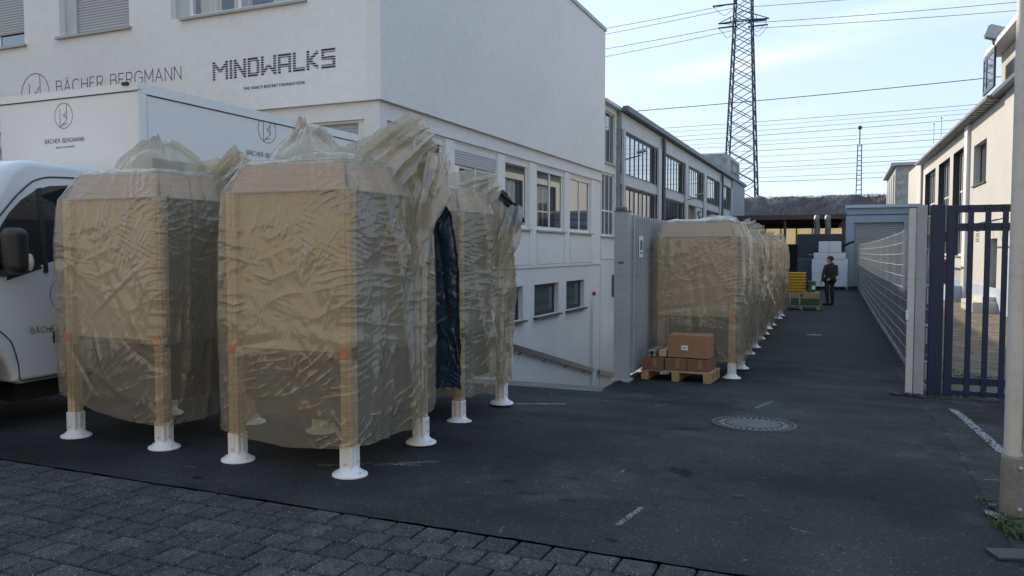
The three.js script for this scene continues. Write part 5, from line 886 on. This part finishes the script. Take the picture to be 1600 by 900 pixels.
{ // person in dark clothes
  const P = V3(-0.5, gy(-30.2), -30.2), S = 1.72;
  const res = 96, mc = new MarchingCubes(res, M.black, false, false, 400000);
  mc.isolation = 0;
  // local metres: x right, y up, z towards camera; the figure is turned to its left and looks to the left
  const bones = [[[0, 0.98, 0], [0.02, 1.2, 0], 0.155, 0.165], [[0.02, 1.2, 0], [0.03, 1.42, 0], 0.17, 0.13], [[0.03, 1.42, -0.02], [0.01, 1.53, 0], 0.06, 0.055], [[-0.02, 1.62, 0.0], [-0.01, 1.66, -0.01], 0.088, 0.1], [[-0.1, 1.605, 0.02], [-0.06, 1.6, 0.02], 0.018, 0.05],
    [[-0.08, 0.95, 0.02], [-0.1, 0.52, 0.05], 0.095, 0.066], [[-0.1, 0.52, 0.05], [-0.06, 0.1, 0.04], 0.066, 0.05], [[-0.06, 0.06, 0.04], [-0.2, 0.035, 0.1], 0.045, 0.04],
    [[0.08, 0.95, -0.02], [0.08, 0.52, -0.02], 0.095, 0.066], [[0.08, 0.52, -0.02], [0.1, 0.1, -0.03], 0.066, 0.05], [[0.1, 0.06, -0.03], [-0.02, 0.035, 0.06], 0.045, 0.04],
    [[-0.13, 1.39, 0.05], [-0.21, 1.12, 0.12], 0.075, 0.058], [[-0.21, 1.12, 0.12], [-0.25, 0.9, 0.2], 0.056, 0.042], [[-0.25, 0.9, 0.2], [-0.28, 0.82, 0.23], 0.036, 0.03],
    [[0.19, 1.38, 0.0], [0.22, 1.12, 0.08], 0.075, 0.06], [[0.22, 1.12, 0.08], [0.06, 0.95, 0.2], 0.056, 0.045], [[0.06, 0.95, 0.2], [-0.02, 0.92, 0.23], 0.036, 0.03],
    [[-0.1, 0.9, 0], [0.1, 0.9, 0], 0.13, 0.13]];
  for (let f = 0; f < 4; f++) { const o = (f - 1.5) * 0.018; bones.push([[-0.28 + o * 0.4, 0.8, 0.235 + o], [-0.3 + o * 0.4, 0.73 + Math.abs(o) * 0.5, 0.235 + o], 0.011, 0.009], [[-0.03, 0.915 + o, 0.235], [-0.09 + Math.abs(o) * 0.5, 0.9 + o, 0.225], 0.011, 0.009]); }
  bones.push([[-0.27, 0.83, 0.2], [-0.31, 0.78, 0.2], 0.011, 0.009], [[-0.03, 0.95, 0.23], [-0.08, 0.955, 0.21], 0.011, 0.009]);
  const cap = (x, y, z, b) => { const [a, c, r0, r1] = b, dx = c[0] - a[0], dy = c[1] - a[1], dz = c[2] - a[2], t = clamp(((x - a[0]) * dx + (y - a[1]) * dy + (z - a[2]) * dz) / (dx * dx + dy * dy + dz * dz)); return Math.hypot(x - a[0] - t * dx, y - a[1] - t * dy, z - a[2] - t * dz) - mix(r0, r1, t); };
  const hs = 0.9;                                   // grid reaches 0.9 m each way round y 0.88
  for (let k = 0; k < res; k++) for (let j = 0; j < res; j++) for (let i = 0; i < res; i++) {
    const x = ((i - res / 2) / (res / 2)) * hs, y = ((j - res / 2) / (res / 2)) * hs + 0.88, z = ((k - res / 2) / (res / 2)) * hs;
    let d = 9; for (const b of bones) { const e = cap(x, y, z, b), h = Math.max(0.022 - Math.abs(d - e), 0) / 0.022; d = Math.min(d, e) - h * h * 0.022 * 0.25; }
    mc.field[k * res * res + j * res + i] = -d;
  }
  mc.update();
  const n = mc.count, pos = mc.positionArray.slice(0, n * 3), nor = mc.normalArray.slice(0, n * 3), col = new Float32Array(n * 3);
  for (let i = 0; i < n; i++) {
    const x = pos[i * 3] * hs, y = pos[i * 3 + 1] * hs + 0.88, z = pos[i * 3 + 2] * hs; pos.set([x, y, z], i * 3);
    let c = [0.016, 0.018, 0.026]; const skin = [0.42, 0.25, 0.18];
    if (y > 1.5) c = y > 1.655 || x > 0.03 ? [0.035, 0.02, 0.014] : skin; else if (Math.hypot(x + 0.285, y - 0.79, z - 0.23) < 0.09 || Math.hypot(x + 0.05, y - 0.92, z - 0.22) < 0.07) c = skin; else if (y > 0.9) c = [0.022, 0.019, 0.018]; else if (y < 0.075) c = [0.01, 0.01, 0.01]; else c = y < 0.5 ? [0.014, 0.015, 0.019] : [0.018, 0.022, 0.035];
    col.set(c, i * 3);
  }
  const g = new THREE.BufferGeometry(); g.setAttribute('position', new THREE.BufferAttribute(pos, 3)); g.setAttribute('normal', new THREE.BufferAttribute(nor, 3)); g.setAttribute('color', new THREE.BufferAttribute(col, 3)); g.computeVertexNormals();
  const t = thing('person', 'person in dark jacket and trousers standing in the yard, looking left', 'person', [P.x, P.y + 0.004, P.z]);
  mesh('body', g, new THREE.MeshStandardMaterial({ color: 0xffffff, vertexColors: true, roughness: 0.85 }), t, { uv: false });
  mesh('jacket_hem', new THREE.TorusGeometry(0.158, 0.02, 8, 28).rotateX(Math.PI / 2).scale(1.15, 1.6, 0.95).translate(0, 0.9, 0), std(0.018, 0.016, 0.016, 0.85), t, { uv: false });
  mesh('hair', new THREE.SphereGeometry(0.112, 20, 14).scale(1, 0.92, 0.98).translate(0.012, 1.672, -0.012), std(0.03, 0.018, 0.013, 0.8), t, { uv: false });
}
// ---------------------------------------------------------------- railway bank, pylon, mast, wires
{
  const g = sheet(-40, 60, -100, -66, 200, 70, (x, z) => { const t = -z; const rise = smooth(66, 76, t) * 6.9; return -0.5 + rise + smooth(66, 70, t) * (0.5 * (vnoise(x * 0.5, z * 0.5, 601) - 0.5) + 0.55 * (vnoise(x * 1.7, z * 1.7, 602) - 0.5)) * (1 - 0.65 * smooth(75, 78, t)); }, (x, z) => false);
  const e = struct('railway_embankment', g, M.embank, { uv: false });
  const rg = mulberry(91), tri = []; for (let i = 0; i < 9000; i++) { const t = 66.5 + rg() * 9.5, x = -14 + rg() * 26, z = -t, y = -0.5 + smooth(66, 76, t) * 6.9 + 0.1; const h = 0.1 + rg() * 0.3, a = rg() * 6.28, l = (rg() - 0.3) * 0.5; tri.push(x, y - 0.2, z, x + 0.035, y - 0.2, z, x + Math.cos(a) * l, y + h * 0.7, z + Math.sin(a) * l, x, y, z, x + 0.03, y + 0.02, z, x + Math.cos(a + 2) * l, y + h * 0.5, z + Math.sin(a + 2) * l); }
  const bg = new THREE.BufferGeometry(); bg.setAttribute('position', new THREE.Float32BufferAttribute(tri, 3)); bg.computeVertexNormals();
  tag(mesh('bank_scrub', bg, M.shrub), 'bare purple-brown scrub covering the railway bank', 'scrub', null, 'stuff');
}
{
  const p = thing('pylon', 'tall lattice steel power pylon rising behind the workshop', 'pylon', [-16.75, -0.5, -140]);
  const wAt = (y) => y < 38 ? mix(3.0, 1.55, y / 38) : mix(1.55, 1.2, (y - 38) / 14), H = 52, C = [[-1, -1], [1, -1], [1, 1], [-1, 1]], co = (k, y) => V3(C[k % 4][0] * wAt(y), y, C[k % 4][1] * wAt(y));
  for (let k = 0; k < 4; k++) mesh('leg', [rod(co(k, 0), co(k, 38), 0.16, 5), rod(co(k, 38), co(k, H), 0.14, 5)], M.pylon, p);
  for (let k = 0; k < 4; k++) { const gs = []; let y = 1; while (y < H - 1) { const h = wAt(y) * 1.15, b = Math.min(H, y + h); gs.push(rod(co(k, y), co(k + 1, b), 0.065, 4), rod(co(k + 1, y), co(k, b), 0.065, 4)); y = b; } mesh('lattice_face', gs, M.pylon, p); }
  for (const [y, w] of [[41.2, 4.2], [45.6, 5.5], [49.5, 4.2]]) mesh('cross_arm', [rod(V3(-w, y, 0), V3(w, y, 0), 0.11, 5), rod(V3(-w, y, 0), V3(0, y + 1.6, 0.6), 0.08, 4), rod(V3(w, y, 0), V3(0, y + 1.6, 0.6), 0.08, 4), rod(V3(-w, y, 0), V3(0, y - 0.1, -1.4), 0.08, 4), rod(V3(w, y, 0), V3(0, y - 0.1, -1.4), 0.08, 4), rod(V3(-w, y, 0), V3(0, y - 0.1, 1.4), 0.08, 4), rod(V3(w, y, 0), V3(0, y - 0.1, 1.4), 0.08, 4), rod(V3(-w * 0.5, y, 0), V3(-w * 0.5, y + 0.9, 0.3), 0.06, 4), rod(V3(w * 0.5, y, 0), V3(w * 0.5, y + 0.9, 0.3), 0.06, 4)], M.pylon, p);
  for (const [x0, x1, y] of [[-4, -0.8, 40.2], [0.9, 3.9, 40.7], [0.9, 4.1, 39.9], [-5, -1, 44]]) mesh('insulator', [rod(V3(x0, y, 1), V3(x1, y, 1), 0.14, 6), tube([V3(x0, y, 1), V3((x0 + x1) / 2, y - 1.8, 1), V3(x1, y - 0.3, 1)], 0.04, 14, 4)], M.pylon, p);
  const m = thing('lattice_mast', 'slim ladder-like lattice mast standing on the railway bank', 'mast', [1.4, 6, -110]);
  mesh('upright', [rod(V3(-0.35, 0, 0), V3(-0.22, 9.2, 0), 0.06, 5)], M.pylon, m); mesh('upright', [rod(V3(0.35, 0, 0), V3(0.22, 9.2, 0), 0.06, 5)], M.pylon, m);
  for (let k = 0; k < 15; k++) mesh('rung', rod(V3(-0.35 + k * 0.0085, 0.3 + k * 0.62, 0), V3(0.35 - k * 0.0085, 0.3 + k * 0.62, 0), 0.05, 4), M.pylon, m);
  mesh('mast_tip', [rod(V3(0, 9.2, 0), V3(0, 11.2, 0), 0.07, 5), new THREE.SphereGeometry(0.26, 10, 8).translate(0, 11.3, 0)], M.pylon, m);
  const wires = [[-58.7, 40.49, -18.2, 43.05, -138, 'upper-left power line to the pylon, highest'], [-60.4, 40.27, -18.7, 43.55, -142, 'upper-left power line to the pylon, second'], [-58.7, 36.8, -18.1, 39.48, -138, 'lower-left power line to the pylon, third'], [-60.4, 35.96, -18.6, 39.72, -142, 'lower-left power line to the pylon, lowest'], [-15.1, 42.21, 31.4, 40.87, -138, 'top power line leaving the pylon to the right'], [-14.6, 39.54, 31.5, 38.25, -138, 'middle power line leaving the pylon to the right'], [-15, 39.68, 32.4, 37.97, -142, 'lower power line leaving the pylon to the right'], [-39.8, 20.24, 24.2, 21.59, -105, 'single thick cable crossing the middle of the sky'],
    [-37.5, 16.89, 25.6, 17.71, -99], [-37.1, 16.19, 25.3, 17.13, -98], [-37.1, 15.46, 25.3, 16.75, -98], [-37.9, 15.19, 25.9, 16.46, -100], [-36.3, 14.34, 24.9, 14.77, -96], [-35.6, 13.59, 24.4, 14.13, -94], [-37.1, 13.33, 25.4, 14.08, -98], [-34.1, 11.81, 23.4, 12.36, -90], [-37.1, 12.02, 25.5, 12.49, -98], [-37.8, 11.54, 26, 12.19, -100], [-37.1, 11.07, 25.5, 11.47, -98], [-34.8, 9.83, 24, 10.09, -92], [-35.6, 9.58, 24.5, 9.67, -94]];
  const ords = ['first', 'second', 'third', 'fourth', 'fifth', 'sixth', 'seventh', 'eighth', 'ninth', 'tenth', 'eleventh', 'twelfth', 'lowest'];
  wires.forEach(([x0, y0, x1, y1, z, l], i) => {
    const sag = i < 7 ? 0.25 : 0.35, N = 10, pts = []; for (let k = 0; k <= N; k++) { const t = k / N; pts.push(V3(mix(x0, x1, t), mix(y0, y1, t) - sag * 4 * t * (1 - t) + sag * 0.6, z)); }
    tag(mesh('overhead_wire', new THREE.TubeGeometry(new THREE.CatmullRomCurve3(pts), 24, i < 7 ? 0.045 : i === 7 ? 0.05 : [0.016, 0.02, 0.026][i % 3], 5), M.wire, null, { uv: false }), l ?? `thin railway wire across the pale sky, ${ords[i - 8]} from the top`, 'wire', i < 8 ? 'power lines' : 'railway wires');
  });
  for (const [x, y0, y1, l] of [[9.3, 13.9, 16.0, 'right thin dropper between the railway wires'], [8.6, 13.2, 15.4, 'left thin dropper between the railway wires']]) { const o = mesh('wire_dropper', [rod(V3(x, y0, -97), V3(x, y1, -97), 0.02, 4), new THREE.SphereGeometry(0.08, 6, 5).translate(x, y1, -97)], M.wire, null, { uv: false }); tag(o, l, 'wire', 'railway wire droppers'); }
}
renderer.render(scene, camera);
